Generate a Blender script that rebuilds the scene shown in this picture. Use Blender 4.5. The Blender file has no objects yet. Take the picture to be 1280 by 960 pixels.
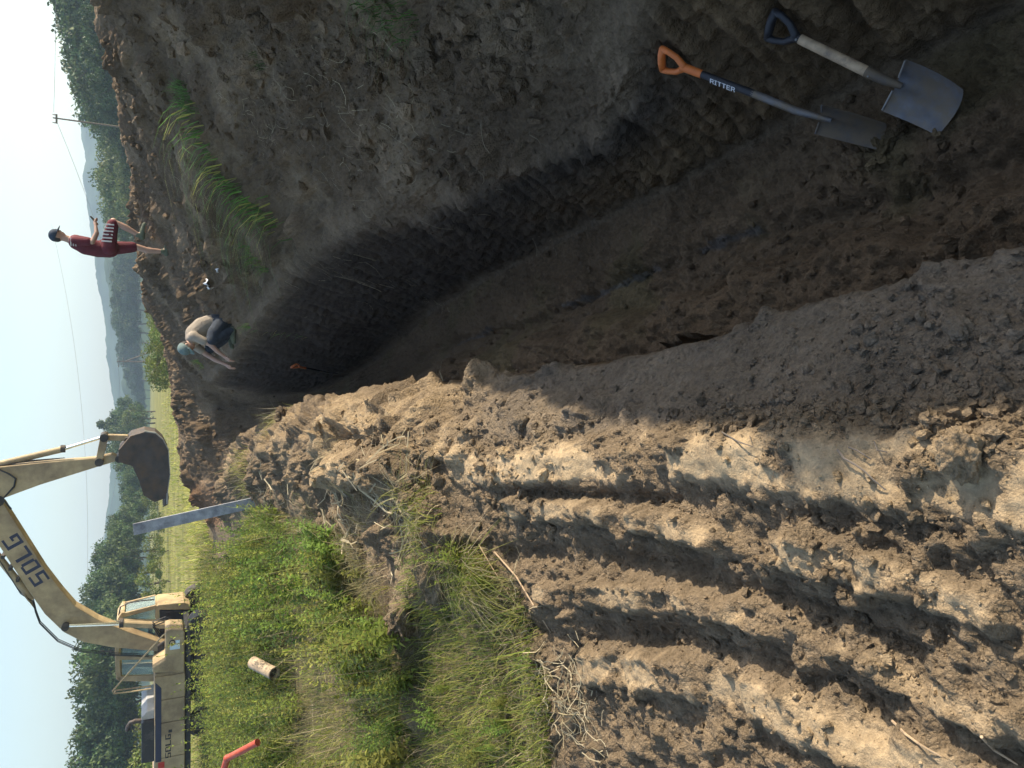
import bpy, bmesh, math, random
import numpy as np
from mathutils import Vector, Matrix

random.seed(7)
RNG = np.random.default_rng(7)
SC = bpy.context.scene
COL = SC.collection
R = math.radians

# ------------------------------------------------------------------ camera
EYE = 1.65
PITCH = R(25.4)
FPX = 967.0                     # focal length in photo pixels (long side 1280)
cam_d = bpy.data.cameras.new('camera')
cam = bpy.data.objects.new('camera', cam_d)
COL.objects.link(cam)
cp, sp = math.cos(PITCH), math.sin(PITCH)
FWD = Vector((0, cp, -sp)); UP = Vector((0, sp, cp)); RIGHT = Vector((1, 0, 0))
m = Matrix((-UP, RIGHT, -FWD)).transposed().to_4x4()      # the photograph lies on its side
m.translation = (0, 0, EYE)
cam.matrix_world = m
cam_d.sensor_fit = 'HORIZONTAL'
cam_d.angle_x = 2 * math.atan(640 / FPX)
cam_d.clip_start = 0.05
cam_d.clip_end = 5000
SC.camera = cam

# ------------------------------------------------------------------ light
SUN_AZ = R(80)        # from +Y towards +X
SUN_EL = R(29.5)
world = bpy.data.worlds.new('World'); SC.world = world
world.use_nodes = True
wn = world.node_tree.nodes; wl = world.node_tree.links
sky = wn.new('ShaderNodeTexSky'); sky.sky_type = 'NISHITA'; sky.sun_disc = False
sky.sun_elevation = SUN_EL; sky.sun_rotation = SUN_AZ
sky.altitude = 100; sky.air_density = 1.25; sky.dust_density = 2.2; sky.ozone_density = 1.0
wl.new(sky.outputs[0], wn['Background'].inputs[0])
wn['Background'].inputs[1].default_value = 0.14
sun_d = bpy.data.lights.new('sun', 'SUN'); sun = bpy.data.objects.new('sun', sun_d); COL.objects.link(sun)
sun_d.energy = 4.1; sun_d.angle = R(0.6); sun_d.color = (1.0, 0.87, 0.69)
sd = Vector((math.sin(SUN_AZ) * math.cos(SUN_EL), math.cos(SUN_AZ) * math.cos(SUN_EL), math.sin(SUN_EL)))
sun.rotation_euler = sd.to_track_quat('Z', 'Y').to_euler()
sun.location = (20, 10, 20)
SC.view_settings.view_transform = 'Standard'
SC.view_settings.look = 'None'
SC.view_settings.gamma = 1.0
SC.view_settings.exposure = 1.0
SC.view_settings.use_curve_mapping = False
SC.render.engine = 'CYCLES'
SC.cycles.use_denoising = True
SC.cycles.max_bounces = 4
SC.cycles.use_adaptive_sampling = True
SC.cycles.adaptive_threshold = 0.02
SC.cycles.volume_bounces = 0
SC.cycles.transparent_max_bounces = 8


# ------------------------------------------------------------------ measuring
def ray(x, y):
    r = (960 - y - 480) / FPX; t = (640 - x) / FPX
    return RIGHT * r + UP * t + FWD

def at(x, y, Y):                # photo pixel -> world point at distance Y ahead
    d = ray(x, y); return Vector((0, 0, EYE)) + d * (Y / d.y)

def on(x, y, z=0.0):            # photo pixel -> world point at height z
    d = ray(x, y); return Vector((0, 0, EYE)) + d * ((z - EYE) / d.z)


# ------------------------------------------------------------------ numpy noise
def _h(ix, iy, seed):
    with np.errstate(over='ignore'):
        h = ix.astype(np.uint32) * np.uint32(374761393) + iy.astype(np.uint32) * np.uint32(668265263) + np.uint32((seed * 2246822519) & 0xffffffff)
        h = (h ^ (h >> np.uint32(13))) * np.uint32(1274126177)
        h = (h ^ (h >> np.uint32(16))) * np.uint32(2654435761)
        h = h ^ (h >> np.uint32(15))
    return h

def _hf(ix, iy, seed):
    return _h(ix, iy, seed).astype(np.float64) / 4294967296.0

def gnoise(x, y, seed=0):
    x = np.asarray(x, float); y = np.asarray(y, float)
    ix = np.floor(x).astype(np.int64); iy = np.floor(y).astype(np.int64)
    fx = x - ix; fy = y - iy
    ux = fx * fx * fx * (fx * (fx * 6 - 15) + 10); uy = fy * fy * fy * (fy * (fy * 6 - 15) + 10)
    def g(dx, dy):
        a = _hf(ix + dx, iy + dy, seed) * 6.2831853
        return np.cos(a) * (fx - dx) + np.sin(a) * (fy - dy)
    n0 = g(0, 0) * (1 - ux) + g(1, 0) * ux
    n1 = g(0, 1) * (1 - ux) + g(1, 1) * ux
    return (n0 * (1 - uy) + n1 * uy) * 1.5

def fbm(x, y, seed=0, octv=4, gain=0.5, lac=2.03):
    s = 0; a = 1; t = 0
    for k in range(octv):
        s = s + a * gnoise(x, y, seed + 17 * k); t += a
        x = x * lac + 3.1; y = y * lac + 1.7; a *= gain
    return s / t

def clods(x, y, seed, keep=0.6):
    """rounded lumps, one per cell, random height, some cells empty"""
    ix = np.floor(x).astype(np.int64); iy = np.floor(y).astype(np.int64)
    best = np.zeros_like(x)
    x0_, y0_ = x, y
    x = x + .22 * gnoise(x0_ * 1.9, y0_ * 1.9, seed + 50) + .09 * gnoise(x0_ * 5.3, y0_ * 5.3, seed + 52)
    y = y + .22 * gnoise(x0_ * 1.9, y0_ * 1.9, seed + 51) + .09 * gnoise(x0_ * 5.3, y0_ * 5.3, seed + 53)
    for dx in (-1, 0, 1):
        for dy in (-1, 0, 1):
            cx = ix + dx; cy = iy + dy
            px = cx + 0.15 + 0.7 * _hf(cx, cy, seed); py = cy + 0.15 + 0.7 * _hf(cx, cy, seed + 1)
            hgt = _hf(cx, cy, seed + 2); rad = 0.35 + 0.4 * _hf(cx, cy, seed + 3)
            ang = _hf(cx, cy, seed + 4) * 3.14
            ex = (x - px); ey = (y - py)
            c, s = np.cos(ang), np.sin(ang)
            d2 = ((ex * c + ey * s) ** 2 + (1.7 * (-ex * s + ey * c)) ** 2) / rad ** 2
            tl = _hf(cx, cy, seed + 5) * 6.28
            face = .62 + .75 * (ex * np.cos(tl) + ey * np.sin(tl)) / rad
            b = np.clip(np.minimum(np.sqrt(np.clip(1 - d2, 0, 1)), face), 0, 1) * (0.4 + 0.6 * hgt) * (hgt > 1 - keep) * rad / 0.55
            best = np.maximum(best, b)
    return best

def sstep(a, b, x):
    t = np.clip((x - a) / (b - a), 0, 1); return t * t * (3 - 2 * t)


# ------------------------------------------------------------------ mesh helpers
def mesh_np(name, verts, faces, mat=None, parent=None, smooth=False, colors=None):
    """faces: (n,3) or (n,4) int array, or a list of arrays of such"""
    fl = faces if isinstance(faces, list) else [faces]
    fl = [np.asarray(f, np.int32) for f in fl if len(f)]
    me = bpy.data.meshes.new(name)
    verts = np.asarray(verts, np.float32)
    me.vertices.add(len(verts)); me.vertices.foreach_set('co', verts.ravel())
    nl = sum(f.size for f in fl); npoly = sum(len(f) for f in fl)
    me.loops.add(nl); me.loops.foreach_set('vertex_index', np.concatenate([f.ravel() for f in fl]))
    me.polygons.add(npoly)
    tot = np.concatenate([np.full(len(f), f.shape[1], np.int32) for f in fl])
    st = np.concatenate([[0], np.cumsum(tot)[:-1]]).astype(np.int32)
    me.polygons.foreach_set('loop_start', st); me.polygons.foreach_set('loop_total', tot)
    if smooth:
        me.polygons.foreach_set('use_smooth', np.ones(npoly, bool))
    if colors is not None:
        ca = me.color_attributes.new('col', 'FLOAT_COLOR', 'POINT')
        c4 = np.ones((len(verts), 4), np.float32); colors = np.asarray(colors); c4[:, :colors.shape[1]] = colors
        ca.data.foreach_set('color', c4.ravel())
    me.update(calc_edges=True); me.validate()
    o = bpy.data.objects.new(name, me); COL.objects.link(o)
    if mat: me.materials.append(mat)
    if parent: o.parent = parent
    return o

def tag(o, label=None, cat=None, group=None, kind=None):
    if label: o['label'] = label
    if cat: o['category'] = cat
    if group: o['group'] = group
    if kind: o['kind'] = kind
    return o

def empty(name, loc, rz=0.0):
    o = bpy.data.objects.new(name, None); COL.objects.link(o)
    o.location = loc; o.rotation_euler = (0, 0, rz); o.empty_display_size = 0.2
    return o

def kids(o):
    return [c for c in bpy.data.objects if c.parent is o]

def copy_tree(o, parent=None):
    c = o.copy(); COL.objects.link(c); c.parent = parent
    for ch in kids(o): copy_tree(ch, c)
    return c

class MB:
    """collects shapes, builds one mesh"""
    def __init__(s): s.v = []; s.f = []
    def add(s, vs, fs):
        b = len(s.v); s.v += [tuple(v) for v in vs]; s.f += [tuple(b + i for i in f) for f in fs]; return s
    def box(s, a, b):
        (x0, y0, z0), (x1, y1, z1) = a, b
        vs = [(x, y, z) for z in (z0, z1) for y in (y0, y1) for x in (x0, x1)]
        return s.add(vs, [(0, 2, 3, 1), (4, 5, 7, 6), (0, 1, 5, 4), (2, 6, 7, 3), (0, 4, 6, 2), (1, 3, 7, 5)])
    def prism(s, poly, y0, y1):
        """polygon of (x,z) pushed along y"""
        n = len(poly)
        vs = [(x, y0, z) for x, z in poly] + [(x, y1, z) for x, z in poly]
        fs = [tuple(range(n))[::-1], tuple(range(n, 2 * n))] + [(i, (i + 1) % n, n + (i + 1) % n, n + i) for i in range(n)]
        return s.add(vs, fs)
    def strip(s, a, b, y0, y1):
        """closed band between two equally long (x,z) lines: a plate following a curve"""
        return s.prism(list(a) + list(b)[::-1], y0, y1)
    def tube(s, path, rad, n=8, cap=True):
        path = [Vector(p) for p in path]
        rad = [rad] * len(path) if isinstance(rad, (int, float)) else rad
        b = len(s.v); up = None
        for i, p in enumerate(path):
            t = (path[min(i + 1, len(path) - 1)] - path[max(i - 1, 0)]).normalized()
            if up is None:
                up = t.orthogonal().normalized()
            else:
                up = (up - t * up.dot(t)).normalized()
            w = t.cross(up)
            for k in range(n):
                a = 2 * math.pi * k / n
                s.v.append(tuple(p + (up * math.cos(a) + w * math.sin(a)) * rad[i]))
        for i in range(len(path) - 1):
            for k in range(n):
                s.f.append((b + i * n + k, b + i * n + (k + 1) % n, b + (i + 1) * n + (k + 1) % n, b + (i + 1) * n + k))
        if cap:
            s.f.append(tuple(b + k for k in range(n))[::-1])
            s.f.append(tuple(b + (len(path) - 1) * n + k for k in range(n)))
        return s
    def ball(s, c, r, nu=12, nv=8, rot=None):
        c = Vector(c); r = Vector(r) if not isinstance(r, (int, float)) else Vector((r, r, r))
        b = len(s.v)
        for j in range(nv + 1):
            th = math.pi * j / nv
            for i in range(nu):
                ph = 2 * math.pi * i / nu
                p = Vector((math.sin(th) * math.cos(ph) * r.x, math.sin(th) * math.sin(ph) * r.y, math.cos(th) * r.z))
                if rot: p = rot @ p
                s.v.append(tuple(c + p))
        for j in range(nv):
            for i in range(nu):
                s.f.append((b + j * nu + i, b + j * nu + (i + 1) % nu, b + (j + 1) * nu + (i + 1) % nu, b + (j + 1) * nu + i)[::-1])
        return s
    def build(s, name, mat, parent=None, smooth=False, bevel=0.0, autosmooth=True):
        me = bpy.data.meshes.new(name)
        me.from_pydata(s.v, [], s.f); me.update()
        bm = bmesh.new(); bm.from_mesh(me)
        bmesh.ops.remove_doubles(bm, verts=bm.verts, dist=1e-5)
        bmesh.ops.recalc_face_normals(bm, faces=bm.faces)
        bm.to_mesh(me); bm.free()
        if smooth:
            me.polygons.foreach_set('use_smooth', np.ones(len(me.polygons), bool))
            if autosmooth: me.set_sharp_from_angle(angle=R(40))
        o = bpy.data.objects.new(name, me); COL.objects.link(o)
        me.materials.append(mat)
        if parent: o.parent = parent
        if bevel:
            md = o.modifiers.new('bevel', 'BEVEL'); md.width = bevel; md.segments = 2; md.limit_method = 'ANGLE'
        return o


# ------------------------------------------------------------------ materials
MATS = {}
def nodes_of(name):
    mt = bpy.data.materials.new(name); mt.use_nodes = True
    MATS[name] = mt
    return mt, mt.node_tree.nodes, mt.node_tree.links, mt.node_tree.nodes['Principled BSDF']

def mat(name, col, rough=0.6, metal=0.0, var=0.15, scale=8.0, bump=0.0, bscale=60.0, dirt=None, dirt_amt=0.4, dirt_scale=3.0, spec=0.5):
    mt, n, l, p = nodes_of(name)
    tc = n.new('ShaderNodeTexCoord')
    nz = n.new('ShaderNodeTexNoise'); nz.inputs['Scale'].default_value = scale; nz.inputs['Detail'].default_value = 6
    l.new(tc.outputs['Object'], nz.inputs['Vector'])
    rp = n.new('ShaderNodeValToRGB')
    rp.color_ramp.elements[0].position = 0.3; rp.color_ramp.elements[1].position = 0.7
    rp.color_ramp.elements[0].color = (*[c * (1 - var) for c in col], 1)
    rp.color_ramp.elements[1].color = (*[min(1, c * (1 + var)) for c in col], 1)
    l.new(nz.outputs['Fac'], rp.inputs['Fac'])
    out = rp.outputs['Color']
    if dirt:
        n2 = n.new('ShaderNodeTexNoise'); n2.inputs['Scale'].default_value = dirt_scale; n2.inputs['Detail'].default_value = 8
        n2.inputs['Roughness'].default_value = 0.7
        l.new(tc.outputs['Object'], n2.inputs['Vector'])
        r2 = n.new('ShaderNodeValToRGB'); r2.color_ramp.elements[0].position = 0.62 - 0.3 * dirt_amt; r2.color_ramp.elements[1].position = 0.78 - 0.2 * dirt_amt
        l.new(n2.outputs['Fac'], r2.inputs['Fac'])
        mx = n.new('ShaderNodeMixRGB'); mx.inputs[2].default_value = (*dirt, 1)
        l.new(r2.outputs['Color'], mx.inputs[0]); l.new(out, mx.inputs[1]); out = mx.outputs[0]
    l.new(out, p.inputs['Base Color'])
    p.inputs['Roughness'].default_value = rough; p.inputs['Metallic'].default_value = metal
    p.inputs['Specular IOR Level'].default_value = spec
    if bump:
        n3 = n.new('ShaderNodeTexNoise'); n3.inputs['Scale'].default_value = bscale; n3.inputs['Detail'].default_value = 6
        l.new(tc.outputs['Object'], n3.inputs['Vector'])
        b = n.new('ShaderNodeBump'); b.inputs['Strength'].default_value = bump; b.inputs['Distance'].default_value = 0.01
        l.new(n3.outputs['Fac'], b.inputs['Height']); l.new(b.outputs[0], p.inputs['Normal'])
    return mt

def mat_soil(name, bscale=1.0, bstr=0.8):
    mt, n, l, p = nodes_of(name)
    tc = n.new('ShaderNodeTexCoord'); at_ = n.new('ShaderNodeAttribute'); at_.attribute_name = 'col'
    def noise(sc, det, rgh=0.6):
        z = n.new('ShaderNodeTexNoise'); z.inputs['Scale'].default_value = sc; z.inputs['Detail'].default_value = det
        z.inputs['Roughness'].default_value = rgh; l.new(tc.outputs['Object'], z.inputs['Vector']); return z
    a = noise(34, 8, 0.7); b_ = noise(170, 4); c_ = noise(4.0, 5)
    mr = n.new('ShaderNodeMapRange'); mr.inputs[1].default_value = 0.3; mr.inputs[2].default_value = 0.7
    mr.inputs[3].default_value = 0.66; mr.inputs[4].default_value = 1.3; l.new(a.outputs['Fac'], mr.inputs[0])
    mr2 = n.new('ShaderNodeMapRange'); mr2.inputs[1].default_value = 0.3; mr2.inputs[2].default_value = 0.7
    mr2.inputs[3].default_value = 0.82; mr2.inputs[4].default_value = 1.18; l.new(c_.outputs['Fac'], mr2.inputs[0])
    mm = n.new('ShaderNodeMath'); mm.operation = 'MULTIPLY'; l.new(mr.outputs[0], mm.inputs[0]); l.new(mr2.outputs[0], mm.inputs[1])
    vm = n.new('ShaderNodeVectorMath'); vm.operation = 'SCALE'
    l.new(at_.outputs['Color'], vm.inputs[0]); l.new(mm.outputs[0], vm.inputs['Scale'])
    l.new(vm.outputs[0], p.inputs['Base Color'])
    p.inputs['Roughness'].default_value = 0.95; p.inputs['Specular IOR Level'].default_value = 0.15
    ad = n.new('ShaderNodeMath'); ad.operation = 'MULTIPLY_ADD'; ad.inputs[1].default_value = 0.25
    l.new(b_.outputs['Fac'], ad.inputs[0]); l.new(a.outputs['Fac'], ad.inputs[2])
    # crumbs: rounded cells of two sizes where the soil is loose
    hsum = ad.outputs[0]
    for vs, amp in ((62, .75), (150, .38)):
        vo = n.new('ShaderNodeTexVoronoi'); vo.inputs['Scale'].default_value = vs; vo.inputs['Randomness'].default_value = 1.0
        wv = n.new('ShaderNodeVectorMath'); wv.operation = 'MULTIPLY_ADD'; wv.inputs[1].default_value = (.02, .02, .02)
        l.new(a.outputs['Color'], wv.inputs[0]); l.new(tc.outputs['Object'], wv.inputs[2]); l.new(wv.outputs[0], vo.inputs['Vector'])
        q_ = n.new('ShaderNodeMapRange'); q_.inputs[1].default_value = 0.0; q_.inputs[2].default_value = .65; q_.inputs[3].default_value = amp; q_.inputs[4].default_value = 0.0
        l.new(vo.outputs['Distance'], q_.inputs[0])
        ml = n.new('ShaderNodeMath'); ml.operation = 'MULTIPLY'; l.new(q_.outputs[0], ml.inputs[0]); l.new(at_.outputs['Alpha'], ml.inputs[1])
        sm_ = n.new('ShaderNodeMath'); sm_.operation = 'ADD'; l.new(hsum, sm_.inputs[0]); l.new(ml.outputs[0], sm_.inputs[1]); hsum = sm_.outputs[0]
    bp = n.new('ShaderNodeBump'); bp.inputs['Strength'].default_value = bstr; bp.inputs['Distance'].default_value = 0.02
    l.new(hsum, bp.inputs['Height']); l.new(bp.outputs[0], p.inputs['Normal'])
    return mt

def mat_leaf(name, col, col2, transl=0.35, scale=1.5, rough=0.6):
    """thin leaves: diffuse plus light coming through; colour varies from plant to plant"""
    mt, n, l, p = nodes_of(name)
    tc = n.new('ShaderNodeTexCoord')
    nz = n.new('ShaderNodeTexNoise'); nz.inputs['Scale'].default_value = scale; nz.inputs['Detail'].default_value = 5
    l.new(tc.outputs['Object'], nz.inputs['Vector'])
    rp = n.new('ShaderNodeValToRGB'); rp.color_ramp.elements[0].position = 0.32; rp.color_ramp.elements[1].position = 0.68
    rp.color_ramp.elements[0].color = (*col, 1); rp.color_ramp.elements[1].color = (*col2, 1)
    l.new(nz.outputs['Fac'], rp.inputs['Fac'])
    l.new(rp.outputs[0], p.inputs['Base Color']); p.inputs['Roughness'].default_value = rough
    p.inputs['Specular IOR Level'].default_value = 0.25
    tr = n.new('ShaderNodeBsdfTranslucent'); l.new(rp.outputs[0], tr.inputs[0])
    ms = n.new('ShaderNodeMixShader'); ms.inputs[0].default_value = transl
    l.new(p.outputs[0], ms.inputs[1]); l.new(tr.outputs[0], ms.inputs[2])
    l.new(ms.outputs[0], n['Material Output'].inputs['Surface'])
    return mt

mat_soil('soil')
mat('field', (0.24, 0.225, 0.07), 0.95, var=0.35, scale=0.35, bump=0.6, bscale=14, dirt=(0.15, 0.16, 0.045), dirt_amt=0.5, dirt_scale=0.12, spec=0.1)
mat('path', (0.42, 0.38, 0.3), 0.95, var=0.2, scale=2, bump=0.3, spec=0.1)
mat('hill', (0.05, 0.075, 0.035), 0.95, var=0.4, scale=0.05, spec=0.05)

# ------------------------------------------------------------------ terrain
# profile across the trench at several distances: (X,Z) of
# far left, left, verge, berm crest, left lip, left foot, right foot, right lip, heap middle, ridge, ridge back, heap base, far right
KEY = {
 -3.0: [(-14,0),(-3.2,0),(-1.5,0),(-.12,.04),(.42,-.3),(.46,-1.1),(1.38,-1.15),(1.80,-.05),(3.1,1.0),(4.9,2.8),(5.6,2.65),(8.5,0),(16,-.1)],
  0.6: [(-14,0),(-3.2,0),(-1.5,0),(-.14,.04),(.40,-.3),(.44,-1.1),(1.36,-1.15),(1.78,-.05),(3.0,1.0),(4.7,2.8),(5.4,2.65),(8.5,0),(16,-.1)],
  1.6: [(-14,0),(-3.2,0),(-1.5,0),(-.15,.05),(.29,-.28),(.33,-1.12),(1.34,-1.15),(1.74,-.1),(2.9,.9),(4.6,2.8),(5.3,2.65),(8.5,0),(16,-.1)],
  2.5: [(-14,0),(-3.2,0),(-1.5,0),(-.26,.05),(.14,-.25),(.18,-1.15),(1.29,-1.17),(1.70,-.2),(2.7,.75),(4.5,2.78),(5.2,2.65),(8.5,0),(16,-.1)],
  3.6: [(-14,0),(-3.2,0),(-1.6,.02),(-.40,.14),(.05,-.14),(.10,-1.18),(1.20,-1.2),(1.44,-.60),(2.35,.28),(4.4,2.66),(5.1,2.5),(8.5,0),(16,-.1)],
  5.0: [(-14,0),(-3.2,0),(-1.9,.05),(-.48,.24),(.0,-.05),(.05,-1.25),(1.12,-1.25),(1.46,-.42),(2.3,.36),(4.3,2.42),(5.0,2.3),(8.4,0),(16,-.1)],
  7.0: [(-14,0),(-3.2,0),(-1.9,.05),(-.50,.30),(-.12,.02),(-.06,-1.35),(1.0,-1.35),(1.36,.0),(2.25,.68),(4.1,2.25),(4.8,2.1),(8.0,0),(16,-.1)],
  8.5: [(-14,0),(-3.2,0),(-1.8,.05),(-.60,.34),(-.24,.06),(-.18,-1.4),(.86,-1.4),(1.28,.2),(2.0,.85),(3.95,2.2),(4.6,2.1),(7.6,0),(16,-.1)],
 11.5: [(-14,0),(-3.4,0),(-2.2,.05),(-1.1,.38),(-.64,.12),(-.55,-1.5),(.36,-1.55),(.50,.48),(1.2,.9),(3.35,1.95),(4.0,1.95),(7.0,0),(16,-.1)],
 14.0: [(-14,0),(-3.8,0),(-2.7,.05),(-1.55,.38),(-1.02,.15),(-.92,-1.6),(.10,-1.65),(.22,.52),(.95,1.0),(2.72,1.88),(3.5,1.85),(6.5,0),(16,-.1)],
 15.6: [(-14,0),(-4.2,0),(-3.1,.05),(-2.0,.36),(-1.4,.15),(-1.2,-1.3),(-.15,-1.4),(.05,.5),(.8,1.1),(2.2,1.8),(3.1,1.75),(6.2,0),(16,-.1)],
 17.0: [(-14,0),(-4.6,0),(-3.6,.05),(-2.6,.2),(-1.8,.0),(-1.3,-.15),(-.4,-.1),(.0,.6),(.7,1.2),(1.85,1.75),(2.8,1.6),(5.8,0),(16,-.1)],
 18.6: [(-14,0),(-5.0,0),(-3.9,.05),(-3.2,.3),(-2.6,.68),(-1.8,.85),(-.6,.95),(.1,1.1),(.7,1.3),(1.5,1.65),(2.4,1.4),(5.2,0),(16,-.1)],
 19.8: [(-14,0),(-5.0,0),(-3.9,.05),(-3.2,.35),(-2.6,.75),(-1.6,1.0),(-.5,1.12),(.0,1.15),(.5,1.2),(1.0,1.22),(2.0,.9),(4.4,0),(16,-.1)],
 21.5: [(-14,0),(-5.0,0),(-3.9,.0),(-3.2,.05),(-2.6,.1),(-1.8,.2),(-.8,.25),(.0,.25),(.5,.25),(1.0,.25),(2.0,.15),(4.0,0),(16,-.1)],
 23.0: [(-14,0),(-5.0,0),(-3.9,.0),(-3.2,.0),(-2.6,.0),(-1.8,.0),(-.8,.0),(.0,.0),(.5,.0),(1.0,.0),(2.0,.0),(4.0,0),(16,-.1)],
 26.0: [(-14,-.1),(-5.0,-.1),(-3.9,-.1),(-3.2,-.1),(-2.6,-.1),(-1.8,-.1),(-.8,-.1),(.0,-.1),(.5,-.1),(1.0,-.1),(2.0,-.1),(4.0,-.1),(16,-.1)],
}
SEG = [46, 80, 160, 105, 30, 90, 110, 130, 190, 40, 36, 14]
def rows():
    ys = list(np.linspace(-3, 0.5, 14)); y = 0.6
    while y < 26:
        ys.append(y)
        y += 0.0105 if y < 3.6 else (0.05 if 16.4 < y < 20.2 else 0.0105 * (y / 3.6) ** 1.55)
    ys.append(26.0)
    return np.array(ys)
YR = rows(); NY = len(YR)
kY = np.array(sorted(KEY)); kP = np.array([KEY[k] for k in sorted(KEY)], float)    # (k,13,2)
yy = np.linspace(-3, 26, 1451)
ctrl = np.empty((len(yy), 13, 2))
for i in range(13):
    for c in range(2):
        v = np.interp(yy, kY, kP[:, i, c])
        g = np.exp(-0.5 * (np.arange(-30, 31) / 11.0) ** 2); g /= g.sum()
        ctrl[:, i, c] = np.convolve(np.pad(v, 30, mode='edge'), g, mode='valid')
CT = np.empty((NY, 13, 2))
for i in range(13):
    for c in range(2):
        CT[:, i, c] = np.interp(YR, yy, ctrl[:, i, c])
cols = []
for k, n in enumerate(SEG):
    t = np.linspace(0, 1, n, endpoint=False)
    if k == 0: t = 1 - (1 - t) ** 1.6
    cols.append(CT[:, k, None, :] * (1 - t)[None, :, None] + CT[:, k + 1, None, :] * t[None, :, None])
cols.append(CT[:, 12:13, :])
BP = np.concatenate(cols, 1)                       # (NY,NX,2)
NX = BP.shape[1]
EDGE = np.concatenate([[0], np.cumsum(SEG)])
g = np.exp(-0.5 * (np.arange(-9, 10) / 3.2) ** 2); g /= g.sum()
sm = np.stack([np.sum([w * np.pad(BP[:, :, c], ((0, 0), (9, 9)), mode='edge')[:, j:j + NX] for j, w in enumerate(g)], 0) for c in range(2)], -1)
BP = sm
X0 = BP[:, :, 0]; Z0 = BP[:, :, 1]; Y0 = np.repeat(YR[:, None], NX, 1)
ds = np.hypot(np.diff(X0, axis=1), np.diff(Z0, axis=1)); S = np.concatenate([np.zeros((NY, 1)), np.cumsum(ds, 1)], 1)
fl_mid = (EDGE[5] + EDGE[6]) // 2
S = S - S[:, fl_mid:fl_mid + 1]
def normals(X, Y, Z):
    P = np.stack([X, Y, Z], -1)
    dj = np.gradient(P, axis=1); di = np.gradient(P, axis=0)
    n = np.cross(dj, di); return n / (np.linalg.norm(n, axis=-1, keepdims=True) + 1e-12)

# where along the profile: 0..12 continuous
cpos = np.interp(np.arange(NX), EDGE, np.arange(13))[None, :].repeat(NY, 0)
w_heap = sstep(6.9, 7.3, cpos) * (1 - sstep(11.2, 12, cpos))
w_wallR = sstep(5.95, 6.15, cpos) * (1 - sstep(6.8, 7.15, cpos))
w_floor = sstep(4.9, 5.05, cpos) * (1 - sstep(5.95, 6.05, cpos))
w_wallL = sstep(3.95, 4.1, cpos) * (1 - sstep(4.9, 5.05, cpos))
w_bank = sstep(2.2, 2.7, cpos) * (1 - sstep(3.95, 4.1, cpos))
end = sstep(15.5, 17.5, Y0)                      # beyond the trench end everything is spoil
w_end = end * sstep(2.6, 3.2, cpos) * (1 - sstep(11.2, 12, cpos)) * (1 - sstep(20.5, 22.5, Y0))
w_wallR *= 1 - end; w_floor *= 1 - end; w_wallL *= 1 - end
spill = sstep(2.9, 3.5, Y0) * (1 - sstep(5.6, 7.2, Y0))       # loose soil over the wall
w_wallR *= 1 - 0.8 * spill * sstep(6.7, 6.95, cpos)
w_loose = np.maximum(np.maximum(w_heap, w_end), spill * sstep(6.75, 7.0, cpos) * (1 - sstep(11.2, 12, cpos)))
near = 1 - sstep(3.3, 4.4, Y0)                  # the rutted strip beside the camera
w_berm = w_bank * (1 - near) * (1 - end)

S = S * (1 - end) + X0 * end
D = np.zeros_like(X0)
# spoil heap
q1 = fbm(S * 0.55, Y0 * 0.5, 11, 4); q2 = fbm(S * 1.6, Y0 * 1.4, 12, 4)
lump = clods(S / .62, Y0 / .62, 101, .45); l2 = clods(S / .27, Y0 / .27, 102, .5); l3 = clods(S / .115, Y0 / .115, 103, .55); l4 = clods(S / .05, Y0 / .05, 104, .6)
rough = sstep(-.15, .25, fbm(S * 0.8 + 9, Y0 * .7, 13, 3))
fine = fbm(S * 14, Y0 * 14, 14, 4); fine2 = fbm(S * 45, Y0 * 45, 15, 3)
D += w_loose * (0.16 * q1 + 0.07 * q2 + 0.17 * lump * (.35 + .65 * rough) + 0.13 * l2 * (.2 + .8 * rough) + 0.05 * l3 * (.4 + .6 * rough) + 0.022 * l4 * (.5 + .5 * rough) + 0.042 * fine + 0.014 * fine2 - 0.08)
# slide marks running down the spoil
D += w_loose * (1 - rough) * 0.035 * fbm(S * 0.9, Y0 * 7 + S * 1.5, 16, 3)
# right wall: tooth marks running down
st = fbm(S * 1.1, Y0 * 9, 21, 3); st2 = fbm(S * 1.6, Y0 * 13 + S * 1.5, 22, 2)
D += w_wallR * (0.065 * st + 0.045 * st2 + 0.06 * fbm(S * 1.2, Y0 * .9, 23, 3) + 0.012 * fine + .035 * l3 * sstep(-.1, .2, fbm(S * 2, Y0 * 2, 24, 2)) + .03 * fine)
D += w_wallL * (0.03 * st + 0.01 * fine)
# trench floor: trodden clay and crumbs, slumped soil along the left side
crumb = sstep(-.05, .2, fbm(S * 1.7, Y0 * 1.1, 31, 3))
acr = np.clip((cpos - 5), 0, 1)
D += w_floor * (0.06 * q2 + 0.09 * l2 * crumb * (1.3 - acr) + 0.055 * l3 * (.3 + .7 * crumb) + 0.03 * l4 + 0.05 * fine + 0.015 * fine2)
slump = w_floor * (1 - sstep(.22, .40, acr + .12 * fbm(S * 3, Y0 * 3, 33, 3))) * (0.2 + 0.28 * sstep(-.3, .4, fbm(Y0 * .9, Y0 * 0 + 2.2, 32, 2)) * (1 - sstep(3.6, 6.0, Y0) * .6))
groove = w_floor * np.exp(-((acr - .52 + .05 * np.sin(Y0 * 1.3)) / .05) ** 2)
# berm on the left: thrown-up lumps
D += w_berm * (0.14 * q2 + 0.10 * lump + 0.12 * l2 + 0.045 * l3 + 0.018 * l4 + 0.02 * fine + .008 * fine2)
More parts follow.
